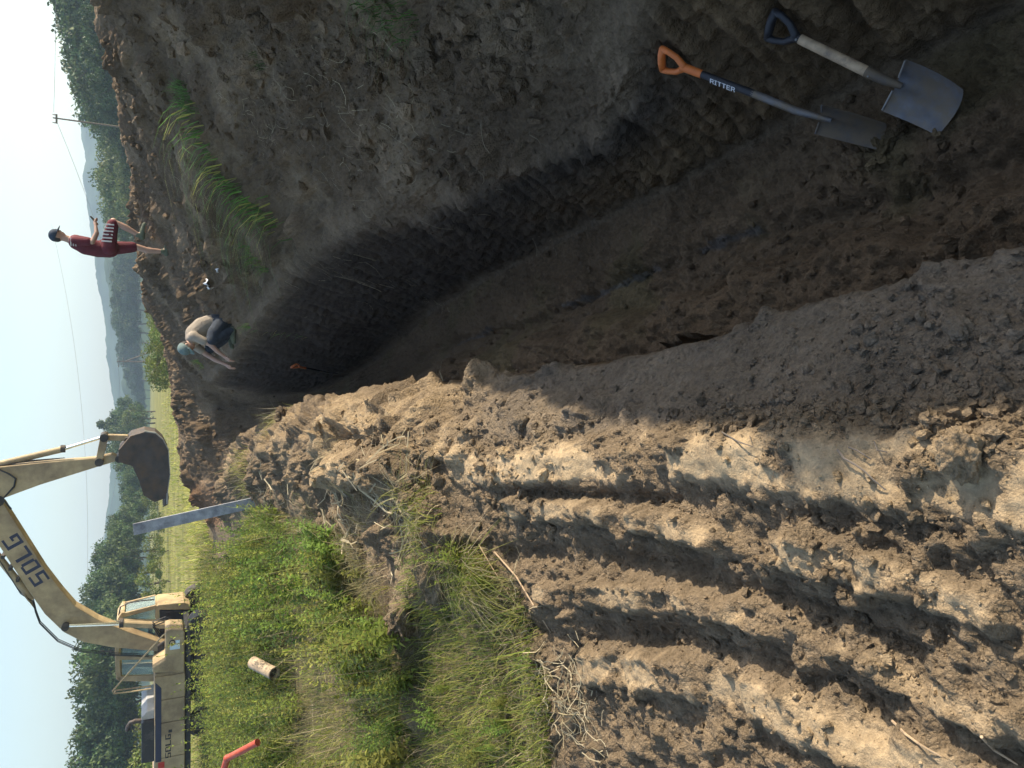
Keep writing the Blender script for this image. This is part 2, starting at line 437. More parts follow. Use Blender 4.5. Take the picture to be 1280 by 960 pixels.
# smooth rounded mounds at the far end of the berm
# near bank: slope down to the lip and rutted strip
w_near = near * (1 - sstep(3.95, 4.1, cpos)) * sstep(0.6, 1.0, cpos)
slope = near * w_bank * sstep(3.05, 3.2, cpos)
gran = sstep(-.1, .25, fbm(S * 2.2 + 4, Y0 * 2.0, 41, 3))
D += slope * (0.03 * q2 + 0.055 * l2 * gran + 0.04 * l3 * gran + 0.02 * l4 * (.3 + .7 * gran))
D += w_near * (0.012 * fine + 0.0055 * fine2 + .02 * fbm(S * 5, Y0 * 5, 42, 3))
# open ground on the left
D += (1 - sstep(2.0, 2.6, cpos)) * (0.05 * fbm(X0 * .8, Y0 * .8, 51, 3) + 0.02 * fine) * (1 - sstep(24, 25.5, Y0))

NRM = normals(X0, Y0, Z0)
XX = X0 + NRM[..., 0] * D; YY = Y0 + NRM[..., 1] * D * .6; ZZ = Z0 + NRM[..., 2] * D
ZZ += slump - 0.07 * groove
XX[0], YY[0], XX[-1], YY[-1] = X0[0], Y0[0], X0[-1], Y0[-1]

# --- wheel ruts on the near left, measured on the ground and built as ridges and gullies
def gline(pts, z=0.03): return np.array([on(x, y, z)[:2] for x, y in pts])
def dist_line(P, px, py):
    best = np.full(px.shape, 1e9); par = np.zeros(px.shape)
    L = 0
    for (ax, ay), (bx, by) in zip(P[:-1], P[1:]):
        dx, dy = bx - ax, by - ay; l2_ = dx * dx + dy * dy; ln = math.sqrt(l2_)
        t = np.clip(((px - ax) * dx + (py - ay) * dy) / l2_, 0, 1)
        d = np.hypot(px - ax - t * dx, py - ay - t * dy)
        mk = d < best; best[mk] = d[mk]; par[mk] = (L + t * ln)[mk]; L += ln
    return best, par
RIDGE = [
 ([(600,585),(700,578),(800,570),(880,566),(950,574),(1000,578),(1100,582),(1200,592),(1290,606)], .055, .13, 1.0),
 ([(660,632),(760,642),(860,655),(960,688),(1050,702),(1140,722),(1240,760)], .07, .062, .75),
 ([(690,742),(780,745),(860,748),(950,768),(1050,795),(1110,830),(1200,872),(1280,905)], .07, .06, .65),
 ([(740,838),(810,838),(880,850),(950,872),(1020,905),(1130,950),(1230,985)], .06, .09, .9),
]
GULLY = [
 ([(650,612),(760,618),(850,632),(930,665),(980,690)], .035, .045),
 ([(640,690),(700,692),(800,700),(900,728),(1000,762),(1080,800),(1140,826)], .065, .075),
 ([(660,790),(740,790),(850,798),(930,815),(1000,850),(1100,905)], .055, .065),
]
sub = np.where(YR < 4.4)[0][-1] + 1; cj = EDGE[4]
px = XX[:sub, :cj]; py = YY[:sub, :cj]
wob = 0.028 * fbm(px * 8, py * 8, 61, 3) + .014 * fbm(px * 30, py * 30, 64, 2)
rise = np.zeros_like(px); sand = np.zeros_like(px)
flatn = fbm(px * 4, py * 4, 62, 3)
for pts, a, w, sa in RIDGE:
    d, par = dist_line(gline(pts), px, py)
    brk = sstep(-.35, -.05, gnoise(par * 3.1, par * 0 + a * 99, 63))
    h = a * (1 - sstep(w * .5, w * 1.05, d + wob)) * (.25 + .75 * brk)
    rise = np.maximum(rise, h)
    sand = np.maximum(sand, sa * (1 - sstep(w * .3, w * .85, d + 1.4 * wob)) * sstep(-.12, .16, flatn + .5 * brk - .25 - .3 * (1 - sa)))
for pts, a, w in GULLY:
    d, par = dist_line(gline(pts), px, py)
    rise -= a * (1 - sstep(0, w * 1.25, d + wob * 1.2))
nw = near[:sub, :cj] * sstep(.9, 1.6, cpos[:sub, :cj])
loose = (1 - sand) * nw
# torn, granular flanks; crusted flat tops
k2 = clods(px / .16, py / .16, 71, .5); k3 = clods(px / .075, py / .075, 72, .6); k4 = clods(px / .032, py / .032, 73, .65)
left_rough = sstep(-.75, -1.0, px + .12 * fbm(py * 2, py * 0, 75, 2)) * 0 + (1 - sstep(-1.02, -.72, px))
rise = rise * (.82 + .5 * fbm(px * 3.2 + 8, py * 2.4, 66, 3))
add = rise * nw + loose * (.05 * k2 * (.3 + .7 * sstep(-.1, .3, flatn)) + .036 * k3 + .018 * k4 + .010 * fbm(px * 38, py * 38, 65, 2)) * (1 - .75 * sstep(3.1, 3.3, cpos[:sub, :cj]))
ZZ[:sub, :cj] += add
# broken ledge of thrown-up soil at the edge of the grass
s2_ = np.where(YR < 7.5)[0][-1] + 1
lx = XX[:s2_, :cj]; ly = YY[:s2_, :cj]
d, par = dist_line(gline([(512, 880), (508, 800), (520, 750), (545, 705), (575, 670), (560, 630)], .1), lx, ly)
ZZ[:s2_, :cj] += .17 * (1 - sstep(.05, .26, d + .1 * fbm(lx * 5, ly * 5, 79, 3))) * (.7 + .3 * gnoise(par * 4, par * 0, 80)) * (1 + .5 * clods(lx / .14, ly / .14, 105, .6))
# smooth sandy mounds along the berm
mound = np.zeros_like(X0)
s3_ = np.where(YR < 11)[0][-1] + 1
lx = XX[:s3_, :cj]; ly = YY[:s3_, :cj]; mo_ = np.zeros_like(lx)
for pts_, a_, w_ in (([(400, 516), (440, 520), (490, 520)], .13, .22), ([(415, 590), (450, 588), (492, 592)], .17, .2), ([(545, 520), (590, 525), (640, 522)], .06, .14), ([(505, 545), (540, 560)], .08, .15)):
    d, par = dist_line(gline(pts_, .3), lx, ly); k_ = 1 - sstep(.2 * w_, w_, d + .07 * fbm(lx * 6, ly * 6, 87, 3)); mo_ = np.maximum(mo_, k_)
    ZZ[:s3_, :cj] += a_ * k_
mound[:s3_, :cj] = mo_ * sstep(-.25, .1, fbm(lx * 5, ly * 5, 88, 3))
# shrinkage cracks in the crust
cr = np.abs(gnoise(px * 16 + 2 * wob * 30, py * 7, 76)); cr = np.minimum(cr, np.abs(gnoise(px * 9, py * 21, 77)) * 1.3)
ZZ[:sub, :cj] -= sand * nw * 0.012 * (1 - sstep(0.0, .05, cr)) * sstep(-.1, .25, fbm(px * 3, py * 3, 78, 2))

# --- soil colours (dry sand, topsoil, damp subsoil)
def C(*c): return np.array(c)
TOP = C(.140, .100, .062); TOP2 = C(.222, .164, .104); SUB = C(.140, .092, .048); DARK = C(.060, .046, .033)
SAND = C(.42, .315, .19); RUT = C(.205, .155, .100); FLOORC = C(.155, .104, .060); OLIVE = C(.125, .095, .046); TURF = C(.15, .125, .07)
cn = fbm(S * 1.3, Y0 * 1.3, 81, 4)[..., None]; cn2 = fbm(S * .5, Y0 * .4, 82, 3)[..., None]
def lay(base, col, w): return base + (col - base) * np.clip(w, 0, 1)[..., None]
CC = np.broadcast_to(TURF, X0.shape + (3,)).copy()
VY = np.array([3.0, 3.25, 3.6, 4.3, 4.6, 5.4, 5.8, 8, 11.5, 13.5, 16, 19, 21])
VX = np.array([-1.35, -.92, -.80, -.92, -1.5, -1.75, -1.2, -1.35, -1.75, -2.6, -3.6, -4.1, -4.2])
vedge = X0 - np.interp(Y0, VY, VX) + .25 * fbm(X0 * 2, Y0 * 2, 84, 3)
CC = lay(CC, RUT, np.maximum(sstep(-.25, .1, vedge), .55 * sstep(0, .3, fbm(X0 * 1.1, Y0 * .9, 85, 3))) * (1 - sstep(21, 23, Y0)))
CC = lay(CC, RUT, (1 - sstep(2.9, 3.2, Y0)) * sstep(.5, 1, cpos))
CC = lay(CC, SUB * .95, w_wallL)
CC = lay(CC, FLOORC, w_floor); CC = lay(CC, OLIVE, w_floor * sstep(0, .3, cn[..., 0]) * .7)
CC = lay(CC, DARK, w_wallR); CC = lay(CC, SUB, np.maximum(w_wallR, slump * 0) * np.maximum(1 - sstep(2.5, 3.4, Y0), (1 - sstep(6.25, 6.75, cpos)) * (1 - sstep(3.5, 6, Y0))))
CC = lay(CC, TOP, w_loose); CC = lay(CC, TOP2, w_loose * sstep(-.1, .45, cn[..., 0]))
CC = lay(CC, C(.20, .115, .065), w_end * sstep(-1.6, -2.6, X0) * .8 if False else w_end * (1 - sstep(-2.7, -1.9, X0)) * .8)
smask = np.zeros_like(X0); smask[:sub, :cj] = sand * nw
CC = lay(CC, SAND, smask)
bsand = w_berm * sstep(-.02, .3, fbm(S * 1.1 + 5, Y0 * .8, 83, 3)) * .65
CC = lay(CC, SAND * .9, bsand)
CC = lay(CC, SAND, mound * .85)
CC = lay(CC, C(.180, .145, .106), slope * (.75 + .25 * gran) * sstep(3.12, 3.3, cpos))
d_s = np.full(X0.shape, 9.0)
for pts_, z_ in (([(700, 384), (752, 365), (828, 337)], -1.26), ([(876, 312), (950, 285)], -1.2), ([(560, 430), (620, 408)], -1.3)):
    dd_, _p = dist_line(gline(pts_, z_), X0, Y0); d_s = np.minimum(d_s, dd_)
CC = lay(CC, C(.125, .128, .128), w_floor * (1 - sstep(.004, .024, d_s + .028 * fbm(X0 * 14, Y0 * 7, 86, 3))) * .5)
CC *= (1 + .22 * cn)
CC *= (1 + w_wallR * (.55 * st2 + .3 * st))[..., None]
GRAIN = np.clip(.45 + .55 * np.clip(w_loose * rough + w_floor * crumb + w_berm + slope * gran, 0, 1) + near * (cpos < 4) * .5 - .95 * smask, .05, 1)
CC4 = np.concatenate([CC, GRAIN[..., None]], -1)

MS = MATS['soil']
def part_mesh(name, j0, j1):
    nx = j1 - j0 + 1
    V = np.stack([XX[:, j0:j1 + 1], YY[:, j0:j1 + 1], ZZ[:, j0:j1 + 1]], -1).reshape(-1, 3)
    i, j = np.meshgrid(np.arange(NY - 1), np.arange(nx - 1), indexing='ij')
    a = (i * nx + j).ravel()
    F = np.stack([a, a + 1, a + nx + 1, a + nx], -1)
    o = mesh_np(name, V, F, MS, smooth=True, colors=CC4[:, j0:j1 + 1].reshape(-1, 4))
    tag(o, kind='structure'); return o
tag(part_mesh('left_bank', 0, EDGE[4]), label='left bank of rutted sandy soil beside the trench')
tag(part_mesh('trench_wall_left', EDGE[4], EDGE[5]), label='left side wall of the trench')
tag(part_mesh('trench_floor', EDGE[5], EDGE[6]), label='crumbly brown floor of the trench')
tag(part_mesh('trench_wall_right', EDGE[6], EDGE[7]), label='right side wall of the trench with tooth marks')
tag(part_mesh('spoil_heap', EDGE[7], EDGE[12]), label='long heap of dug-out topsoil along the trench')

# height lookup
XG = np.arange(-14, 16, 0.02)
HG = np.empty((NY, len(XG)))
for i in range(NY):
    xm = np.maximum.accumulate(XX[i]); HG[i] = np.interp(XG, xm, ZZ[i])
def hgt(x, y):
    x = np.atleast_1d(np.asarray(x, float)); y = np.atleast_1d(np.asarray(y, float))
    fi = np.interp(y, YR, np.arange(NY)); i = np.clip(fi.astype(int), 0, NY - 2); fi = fi - i
    fj = (x + 14) / 0.02; j = np.clip(fj.astype(int), 0, len(XG) - 2); fj = np.clip(fj - j, 0, 1)
    z = (HG[i, j] * (1 - fj) + HG[i, j + 1] * fj) * (1 - fi) + (HG[i + 1, j] * (1 - fj) + HG[i + 1, j + 1] * fj) * fi
    return np.where((y > 25.9) | (x < -13.9) | (x > 15.9), -0.05, z)
def h1(x, y): return float(hgt(x, y)[0])

# --- the field all round, out to the hills
def field():
    xs = [-1400, -13.7, 15.7, 1400]; ys = [-300, -2.8, 25.6, 1250]
    V = [(x, y, -0.06) for y in ys for x in xs]; F = []
    for j in range(3):
        for i in range(3):
            if i == 1 and j == 1: continue
            a = j * 4 + i; F.append((a, a + 1, a + 5, a + 4))
    return tag(mesh_np('field', V, np.array(F), MATS['field']), 'flat yellow-green meadow stretching to the trees', kind='structure')
field()
# ------------------------------------------------------------------ ray on the terrain
def hit(x, y, lift=0.0):
    d = ray(x, y); o = Vector((0, 0, EYE)); t = 0.6
    prev = t
    while t < 60:
        p = o + d * t
        if p.z < h1(p.x, p.y) + lift:
            a, b = prev, t
            for _ in range(14):
                mth = (a + b) / 2; p = o + d * mth
                if p.z < h1(p.x, p.y) + lift: b = mth
                else: a = mth
            return o + d * b
        prev = t; t += 0.04 + t * 0.004
    return o + d * 60

mat('yellow', (0.45, 0.345, 0.19), 0.6, var=0.12, scale=2.5, dirt=(0.24, 0.175, 0.10), dirt_amt=0.75, dirt_scale=1.4)
mat('steel_dark', (0.045, 0.04, 0.038), 0.6, metal=0.3, var=0.3, scale=6, dirt=(0.10, 0.075, 0.05), dirt_amt=0.5, dirt_scale=3)
mat('bucket_steel', (0.075, 0.065, 0.06), 0.65, metal=0.4, var=0.3, scale=4, dirt=(0.12, 0.08, 0.05), dirt_amt=0.6, dirt_scale=2.5)
mat('bright_steel', (0.33, 0.32, 0.30), 0.45, metal=0.6, var=0.2, scale=12)
mat('chrome', (0.75, 0.75, 0.75), 0.18, metal=1.0, var=0.05)
mat('black_rubber', (0.018, 0.018, 0.02), 0.6, var=0.3)
mat('navy_paint', (0.018, 0.024, 0.06), 0.5, var=0.15)
mat('black_paint', (0.02, 0.02, 0.024), 0.5, var=0.2, scale=5, dirt=(0.09, 0.08, 0.07), dirt_amt=0.3)
mat('white_paint', (0.36, 0.36, 0.35), 0.5, var=0.1, dirt=(0.3, 0.27, 0.22), dirt_amt=0.4)
mat('sticker', (0.55, 0.68, 0.75), 0.5, var=0.1)
mat('red_lens', (0.45, 0.02, 0.02), 0.3, var=0.1)
mat('orange_plastic', (0.62, 0.16, 0.03), 0.45, var=0.12, scale=25, dirt=(0.25, 0.12, 0.06), dirt_amt=0.25, dirt_scale=20)
mat('white_print', (0.75, 0.75, 0.75), 0.6, var=0.05)
mat('shovel_steel', (0.15, 0.155, 0.17), 0.55, metal=0.3, var=0.3, scale=18, dirt=(0.19, 0.150, 0.105), dirt_amt=0.85, dirt_scale=10)
mat('dark_shovel_steel', (0.09, 0.085, 0.08), 0.65, metal=0.3, var=0.3, scale=18, dirt=(0.16, 0.118, 0.075), dirt_amt=1.1, dirt_scale=14)
mat('wood_handle', (0.46, 0.33, 0.20), 0.65, var=0.2, scale=30, dirt=(0.22, 0.16, 0.11), dirt_amt=0.4, dirt_scale=18)
mat('grey_board', (0.30, 0.31, 0.33), 0.8, var=0.25, scale=9, bump=0.3, dirt=(0.13, 0.13, 0.15), dirt_amt=0.5, dirt_scale=5)
mat('pole_wood', (0.13, 0.11, 0.09), 0.85, var=0.25, scale=3)
mat('wire', (0.25, 0.25, 0.26), 0.5, var=0.1)
mat('bark', (0.09, 0.07, 0.05), 0.9, var=0.3, scale=5, bump=0.5)
mat('skin', (0.40, 0.245, 0.175), 0.55, var=0.08, scale=6)
mat('shirt_red', (0.105, 0.009, 0.018), 0.85, var=0.2, scale=14, bump=0.3, bscale=25)
mat('stripe_white', (0.62, 0.60, 0.58), 0.85, var=0.08)
mat('cap_dark', (0.02, 0.035, 0.06), 0.8, var=0.2)
mat('cap_teal', (0.13, 0.185, 0.175), 0.8, var=0.2, scale=20)
mat('jeans', (0.03, 0.04, 0.056), 0.9, var=0.3, scale=18, bump=0.4, bscale=30)
mat('shoe', (0.10, 0.115, 0.07), 0.8, var=0.3, scale=20)
mat('shirt_beige', (0.30, 0.255, 0.20), 0.9, var=0.15, scale=14, bump=0.5, bscale=22)
mat('hair', (0.02, 0.016, 0.013), 0.7, var=0.2)
mat('phone', (0.02, 0.02, 0.022), 0.3, var=0.1)
mat('tan_pipe', (0.42, 0.32, 0.21), 0.8, var=0.2, scale=14, dirt=(0.2, 0.16, 0.11), dirt_amt=0.4, dirt_scale=9)
mat('pipe_inside', (0.06, 0.045, 0.03), 0.9, var=0.2)
mat('red_plastic', (0.42, 0.075, 0.04), 0.5, var=0.15, scale=12, dirt=(0.35, 0.16, 0.1), dirt_amt=0.4, dirt_scale=6)
mat('white_film', (0.72, 0.72, 0.70), 0.5, var=0.1)
mat('blue_film', (0.38, 0.55, 0.6), 0.4, var=0.15)

def mat_glass(name, tint):
    mt, n, l, p = nodes_of(name)
    tc = n.new('ShaderNodeTexCoord'); nz = n.new('ShaderNodeTexNoise'); nz.inputs['Scale'].default_value = 6
    l.new(tc.outputs['Object'], nz.inputs['Vector'])
    mr = n.new('ShaderNodeMapRange'); mr.inputs[3].default_value = 0.03; mr.inputs[4].default_value = 0.2
    l.new(nz.outputs['Fac'], mr.inputs[0]); l.new(mr.outputs[0], p.inputs['Roughness'])
    p.inputs['Base Color'].default_value = (*tint, 1); p.inputs['Transmission Weight'].default_value = 0.75
    p.inputs['IOR'].default_value = 1.1
    return mt
mat_glass('cab_glass', (0.55, 0.68, 0.68)); mat_glass('bottle_plastic', (0.75, 0.9, 0.95))

def mat_water(name):
    mt, n, l, p = nodes_of(name)
    tc = n.new('ShaderNodeTexCoord'); nz = n.new('ShaderNodeTexNoise'); nz.inputs['Scale'].default_value = 30
    l.new(tc.outputs['Object'], nz.inputs['Vector'])
    p.inputs['Base Color'].default_value = (0.05, 0.056, 0.064, 1); p.inputs['Roughness'].default_value = 0.42
    b = n.new('ShaderNodeBump'); b.inputs['Strength'].default_value = 0.25; b.inputs['Distance'].default_value = 0.01
    l.new(nz.outputs['Fac'], b.inputs['Height']); l.new(b.outputs[0], p.inputs['Normal'])
    return mt
mat_water('water')

def mat_veg(name, transl=0.48, rough=0.55):
    mt, n, l, p = nodes_of(name)
    a = n.new('ShaderNodeAttribute'); a.attribute_name = 'col'
    tc = n.new('ShaderNodeTexCoord'); nz = n.new('ShaderNodeTexNoise'); nz.inputs['Scale'].default_value = 1.3; nz.inputs['Detail'].default_value = 4
    l.new(tc.outputs['Object'], nz.inputs['Vector'])
    mr = n.new('ShaderNodeMapRange'); mr.inputs[1].default_value = 0.3; mr.inputs[2].default_value = 0.7; mr.inputs[3].default_value = 0.75; mr.inputs[4].default_value = 1.25
    l.new(nz.outputs['Fac'], mr.inputs[0])
    vm = n.new('ShaderNodeVectorMath'); vm.operation = 'SCALE'; l.new(a.outputs['Color'], vm.inputs[0]); l.new(mr.outputs[0], vm.inputs['Scale'])
    l.new(vm.outputs[0], p.inputs['Base Color']); p.inputs['Roughness'].default_value = rough; p.inputs['Specular IOR Level'].default_value = 0.3
    tr = n.new('ShaderNodeBsdfTranslucent'); l.new(vm.outputs[0], tr.inputs[0])
    ms = n.new('ShaderNodeMixShader'); ms.inputs[0].default_value = transl
    l.new(p.outputs[0], ms.inputs[1]); l.new(tr.outputs[0], ms.inputs[2]); l.new(ms.outputs[0], n['Material Output'].inputs['Surface'])
    return mt
def hitN(x, y):
    x = np.asarray(x, float); y = np.asarray(y, float); r = (480 - y) / FPX; t_ = (640 - x) / FPX
    d = np.stack([r, t_ * UP.y + FWD.y, t_ * UP.z + FWD.z], 1); o = np.array([0, 0, EYE]); t = np.full(len(x), .6); lo = t.copy(); done = np.zeros(len(x), bool)
    for _ in range(700):
        p = o + d * t[:, None]; below = p[:, 2] < hgt(p[:, 0], p[:, 1])
        done |= below | (t > 60)
        if done.all(): break
        lo = np.where(done, lo, t); t = np.where(done, t, t + .04 + t * .004)
    a_, b_ = lo, t
    for _ in range(10):
        m_ = (a_ + b_) / 2; p = o + d * m_[:, None]; below = p[:, 2] < hgt(p[:, 0], p[:, 1]); b_ = np.where(below, m_, b_); a_ = np.where(below, a_, m_)
    p = o + d * b_[:, None]; return p[(p[:, 1] < 25) & (p[:, 1] > .5)]
mat_veg('grass'); mat_veg('tree_leaf', 0.3, 0.6); mat_veg('straw', 0.15, 0.7)

# ------------------------------------------------------------------ path, hills

def path():
    pts = [at(246, 640, 24.5), at(240, 610, 26.5), at(232, 570, 30), at(224, 520, 36), at(219, 480, 41), at(214, 420, 50)]
    L, F = [], []
    for i, p in enumerate(pts):
        w = 0.5 + 0.12 * math.sin(i * 2.1)
        L += [(p.x - .2, p.y - w, -0.045), (p.x + .2, p.y + w, -0.045)]
    for i in range(len(pts) - 1): F.append((2 * i, 2 * i + 2, 2 * i + 3, 2 * i + 1))
    tag(mesh_np('path', L, np.array(F), MATS['path']), 'pale bare dirt track crossing the meadow', kind='structure')
path()

def hills(name, Y, pts, label, seed, base):
    ys = np.array([p[0] for p in pts], float); xs = np.array([p[1] for p in pts], float)
    Xp = np.array([at(x, y, Y).x for y, x in pts]); Zp = np.array([at(x, y, Y).z for y, x in pts])
    o = np.argsort(Xp); Xp, Zp = Xp[o], Zp[o]
    gx = np.linspace(-1.5 * Y, 1.5 * Y, 620); gt = np.linspace(0, 1, 34)
    Xg, T = np.meshgrid(gx, gt)
    top = np.interp(Xg, Xp, Zp) * (1 + .12 * fbm(Xg / 160, Xg * 0 + seed, seed, 3) * ((Xg < Xp[0]) | (Xg > Xp[-1])))
    prof = np.sin(np.clip(T / .62, 0, 1) * math.pi / 2) ** 1.1 * (1 - .5 * sstep(.7, 1, T))
    Yg = Y - 130 + T * 220
    Zg = top * prof - 1 + (2.2 * fbm(Xg / 9, Yg / 9, seed + 1, 3) + 2.6 * fbm(Xg / 40, Yg / 40, seed + 2, 2)) * sstep(.05, .2, T)
    n = len(gx); i, j = np.meshgrid(np.arange(len(gt) - 1), np.arange(n - 1), indexing='ij'); a = (i * n + j).ravel()
    tag(mesh_np(name, np.stack([Xg, Yg, Zg], -1).reshape(-1, 3), np.stack([a, a + 1, a + n + 1, a + n], -1), MATS['hill'], smooth=True), label, kind='structure')
hills('hills', 720, [(-60, 100), (60, 97), (170, 101), (200, 104), (222, 101), (250, 108), (300, 115), (340, 118), (362, 123), (400, 130), (440, 133), (480, 138), (520, 143), (620, 135), (760, 120), (900, 125), (1000, 120)], 'far blue wooded hills along the horizon', 5, 0)
hills('hills', 430, [(-60, 140), (60, 140), (170, 138), (230, 136), (262, 130), (300, 133), (340, 130), (400, 141), (440, 152), (480, 150), (510, 162), (560, 165), (700, 160), (1000, 155)], 'nearer wooded ridge below the far hills', 9, 0)

# ------------------------------------------------------------------ trees
def leaf_cloud(centers, radii, n_each, size, rng, cols):
    """leaf faces scattered round clump centres"""
    V, F, Cc = [], [], []
    tot = 0
    for c, r, n, cb in zip(centers, radii, n_each, cols):
        d = rng.normal(size=(n, 3)); d /= np.linalg.norm(d, axis=1, keepdims=True)
        p = c + d * (r * rng.uniform(.45, 1.05, (n, 1))) * np.array([1, 1, .8])
        a = rng.normal(size=(n, 3)); a += d * .4; a /= np.linalg.norm(a, axis=1, keepdims=True)
        b = np.cross(a, rng.normal(size=(n, 3))); b /= np.linalg.norm(b, axis=1, keepdims=True)
        s = size * rng.uniform(.6, 1.35, (n, 1))
        q = np.stack([p - a * s, p + b * s * .55, p + a * s, p - b * s * .55], 1)
        V.append(q.reshape(-1, 3)); F.append((np.arange(n * 4).reshape(n, 4)) + tot); tot += n * 4
        cc = cb * rng.uniform(.75, 1.25, (n, 1)); Cc.append(np.repeat(cc, 4, 0))
    return np.concatenate(V), np.concatenate(F), np.concatenate(Cc)

def tree_proto(kind, seed, H, W):
    rng = np.random.default_rng(seed)
    root = empty('tree', (0, 0, 0))
    tr = MB()
    hh = H * (.86 if kind == 'cone' else .7)
    tr.tube([(0, 0, -.3), (.05 * W, .03 * W, hh * .35), (-.03 * W, .05 * W, hh * .7), (.02 * W, 0, hh)], [H * .018, H * .014, H * .009, H * .003], 7)
    nl = 7
    for k in range(nl):
        a = k * 2.4 + rng.uniform(0, .5); z = H * rng.uniform(.22, .6); L = W * rng.uniform(.3, .48)
        tr.tube([(0, 0, z), (math.cos(a) * L * .5, math.sin(a) * L * .5, z + L * .35), (math.cos(a) * L, math.sin(a) * L, z + L * .8)], [H * .007, H * .005, H * .002], 5)
    tr.build('trunk', MATS['bark'], root, smooth=True)
    C_, Rr, N_, K_ = [], [], [], []
    base = {'round': (.075, .125, .045), 'pale': (.11, .16, .055), 'cone': (.075, .12, .05), 'dark': (.050, .090, .036), 'bush': (.11, .15, .035)}[kind]
    nc = {'round': 60, 'pale': 50, 'cone': 52, 'dark': 56, 'bush': 26}[kind]
    for k in range(nc):
        t = rng.uniform(0, 1)
        if kind == 'cone':
            z = H * (.12 + .86 * t); rr = W * .5 * (1 - t) ** .75 + .1; a = rng.uniform(0, 6.28); q = rr * math.sqrt(rng.uniform(.2, 1)); cr = .16 * W * (1 - .6 * t) + .12 * W
        else:
            d = rng.normal(size=3); d /= np.linalg.norm(d); q = rng.uniform(.45, .95)
            lo = .10 if kind in ('bush',) else .2
            zc = H * (lo + 1) / 2; z = zc + d[2] * q * H * (1 - lo) / 2 * .88; rr = W * .5 * math.hypot(d[0], d[1]) * q * (1 + .2 * math.sin(3 * math.atan2(d[1], d[0]) + seed)); a = math.atan2(d[1], d[0]); q = rr; cr = W * rng.uniform(.10, .19)
        C_.append(np.array([math.cos(a) * q, math.sin(a) * q, z])); Rr.append(cr); N_.append(int(rng.integers(70, 100)))
        K_.append(np.array(base) * rng.uniform(.7, 1.4) * np.array([rng.uniform(.85, 1.25), 1, rng.uniform(.8, 1.1)]))
    v, f, c = leaf_cloud(C_, Rr, N_, .017 * H + .05, rng, K_)
    mesh_np('crown', v, f, MATS['tree_leaf'], root, colors=c)
    return root

PROTO = {}
for kind, H, W, ns in (('round', 12, 9, 3), ('pale', 9, 8, 2), ('cone', 12, 5.5, 1), ('dark', 14, 10, 2), ('bush', 4, 5, 2)):
    PROTO[kind] = [[tree_proto(kind, 40 + 7 * i + ord(kind[0]), H, W), H, False] for i in range(ns)]
def tree(kind, y, x, Y, label, group, wide=1.0):
    pr = PROTO[kind][tree.n % len(PROTO[kind])]; tree.n += 1
    o = copy_tree(pr[0]) if pr[2] else pr[0]; pr[2] = True
    top = at(x, y, Y); s = 1.07 * (top.z + .1) / pr[1]
    o.location = (top.x, Y, -.1); o.scale = (s * wide, s * wide, s); o.rotation_euler = (0, 0, tree.n * 2.399)
    tag(o, label, 'tree', group); return o
tree.n = 0
ORD = ['first', 'second', 'third', 'fourth', 'fifth', 'sixth', 'seventh', 'eighth', 'ninth', 'tenth', 'eleventh', 'twelfth']
gR = 'trees behind the spoil heap'
for k, (y, x, Y) in enumerate([(-75, 60, 84), (-42, 56, 80), (-14, 60, 78), (10, 67, 82), (28, 74, 90), (46, 76, 80), (66, 74, 86), (86, 80, 92), (104, 87, 86), (122, 92, 95), (137, 100, 100), (150, 112, 108)]):
    tree('round', y, x, Y, 'tall leafy tree above the heap crest, %s from the wooden pole' % ORD[11 - k], gR, 1.2)
for k, (y, x, Y) in enumerate([(-20, 88, 70), (22, 96, 68), (60, 98, 70), (95, 106, 72), (128, 116, 78)]):
    tree('dark', y, x, Y, 'dark lower tree just behind the heap crest, %s from the wooden pole' % ORD[4 - k], gR + ', front row', .8)
for y, x, Y in [(168, 122, 112), (186, 126, 105), (206, 121, 112), (226, 118, 108), (243, 123, 112), (262, 128, 118), (280, 132, 122), (178, 142, 90), (200, 143, 90), (222, 142, 92), (250, 142, 95)]:
    tree('pale', y, x, Y, 'pale rounded tree between the wooden pole and the walking man', 'pale trees beyond the heap', .95)
for k, (y, x) in enumerate([(318, 143), (332, 139), (346, 136), (360, 138), (374, 136), (388, 138), (402, 137), (416, 143)]):
    tree('dark', y, x, 235 + 9 * (k % 3), 'dark green tree of the far shelter belt, %s from the walking man' % ORD[k], 'dark trees across the meadow', 1.1)
for k, (y, x) in enumerate([(428, 146), (440, 143), (452, 148), (464, 153), (476, 157), (488, 163), (498, 167), (508, 170)]):
    tree('dark', y, x, 285 + 8 * (k % 3), 'bluish dark tree at the far meadow edge, %s past the shelter belt' % ORD[k], 'trees behind the thin pole', 1.15)
for y, x, Y, k in [(515, 138, 150, 'round'), (530, 126, 150, 'cone'), (543, 131, 146, 'round'), (556, 129, 150, 'round'), (524, 150, 140, 'pale')]:
    tree(k, y, x, Y, 'light green tree right behind the raised excavator bucket' if k != 'cone' else 'pointed tree beside the excavator bucket, taller than its neighbours', 'trees behind the bucket' if k != 'cone' else None, .9)
for k, (y, x, Y) in enumerate([(570, 134, 130), (584, 143, 126), (598, 147, 120), (612, 149, 122), (626, 150, 116), (640, 145, 114), (652, 138, 112), (664, 132, 110)]):
    tree('round', y, x, Y, 'leafy tree at the meadow edge, %s from the bucket towards the boom' % ORD[k], 'trees between bucket and boom', .95)
for k, (y, x, Y) in enumerate([(678, 124, 104), (692, 118, 108), (706, 112, 100), (722, 106, 102), (738, 102, 98), (756, 100, 100), (774, 98, 96)]):
    tree('round', y, x, Y, 'tall leafy tree under the boom arch, %s from the boom foot' % ORD[6 - k], 'trees under the boom', .9)
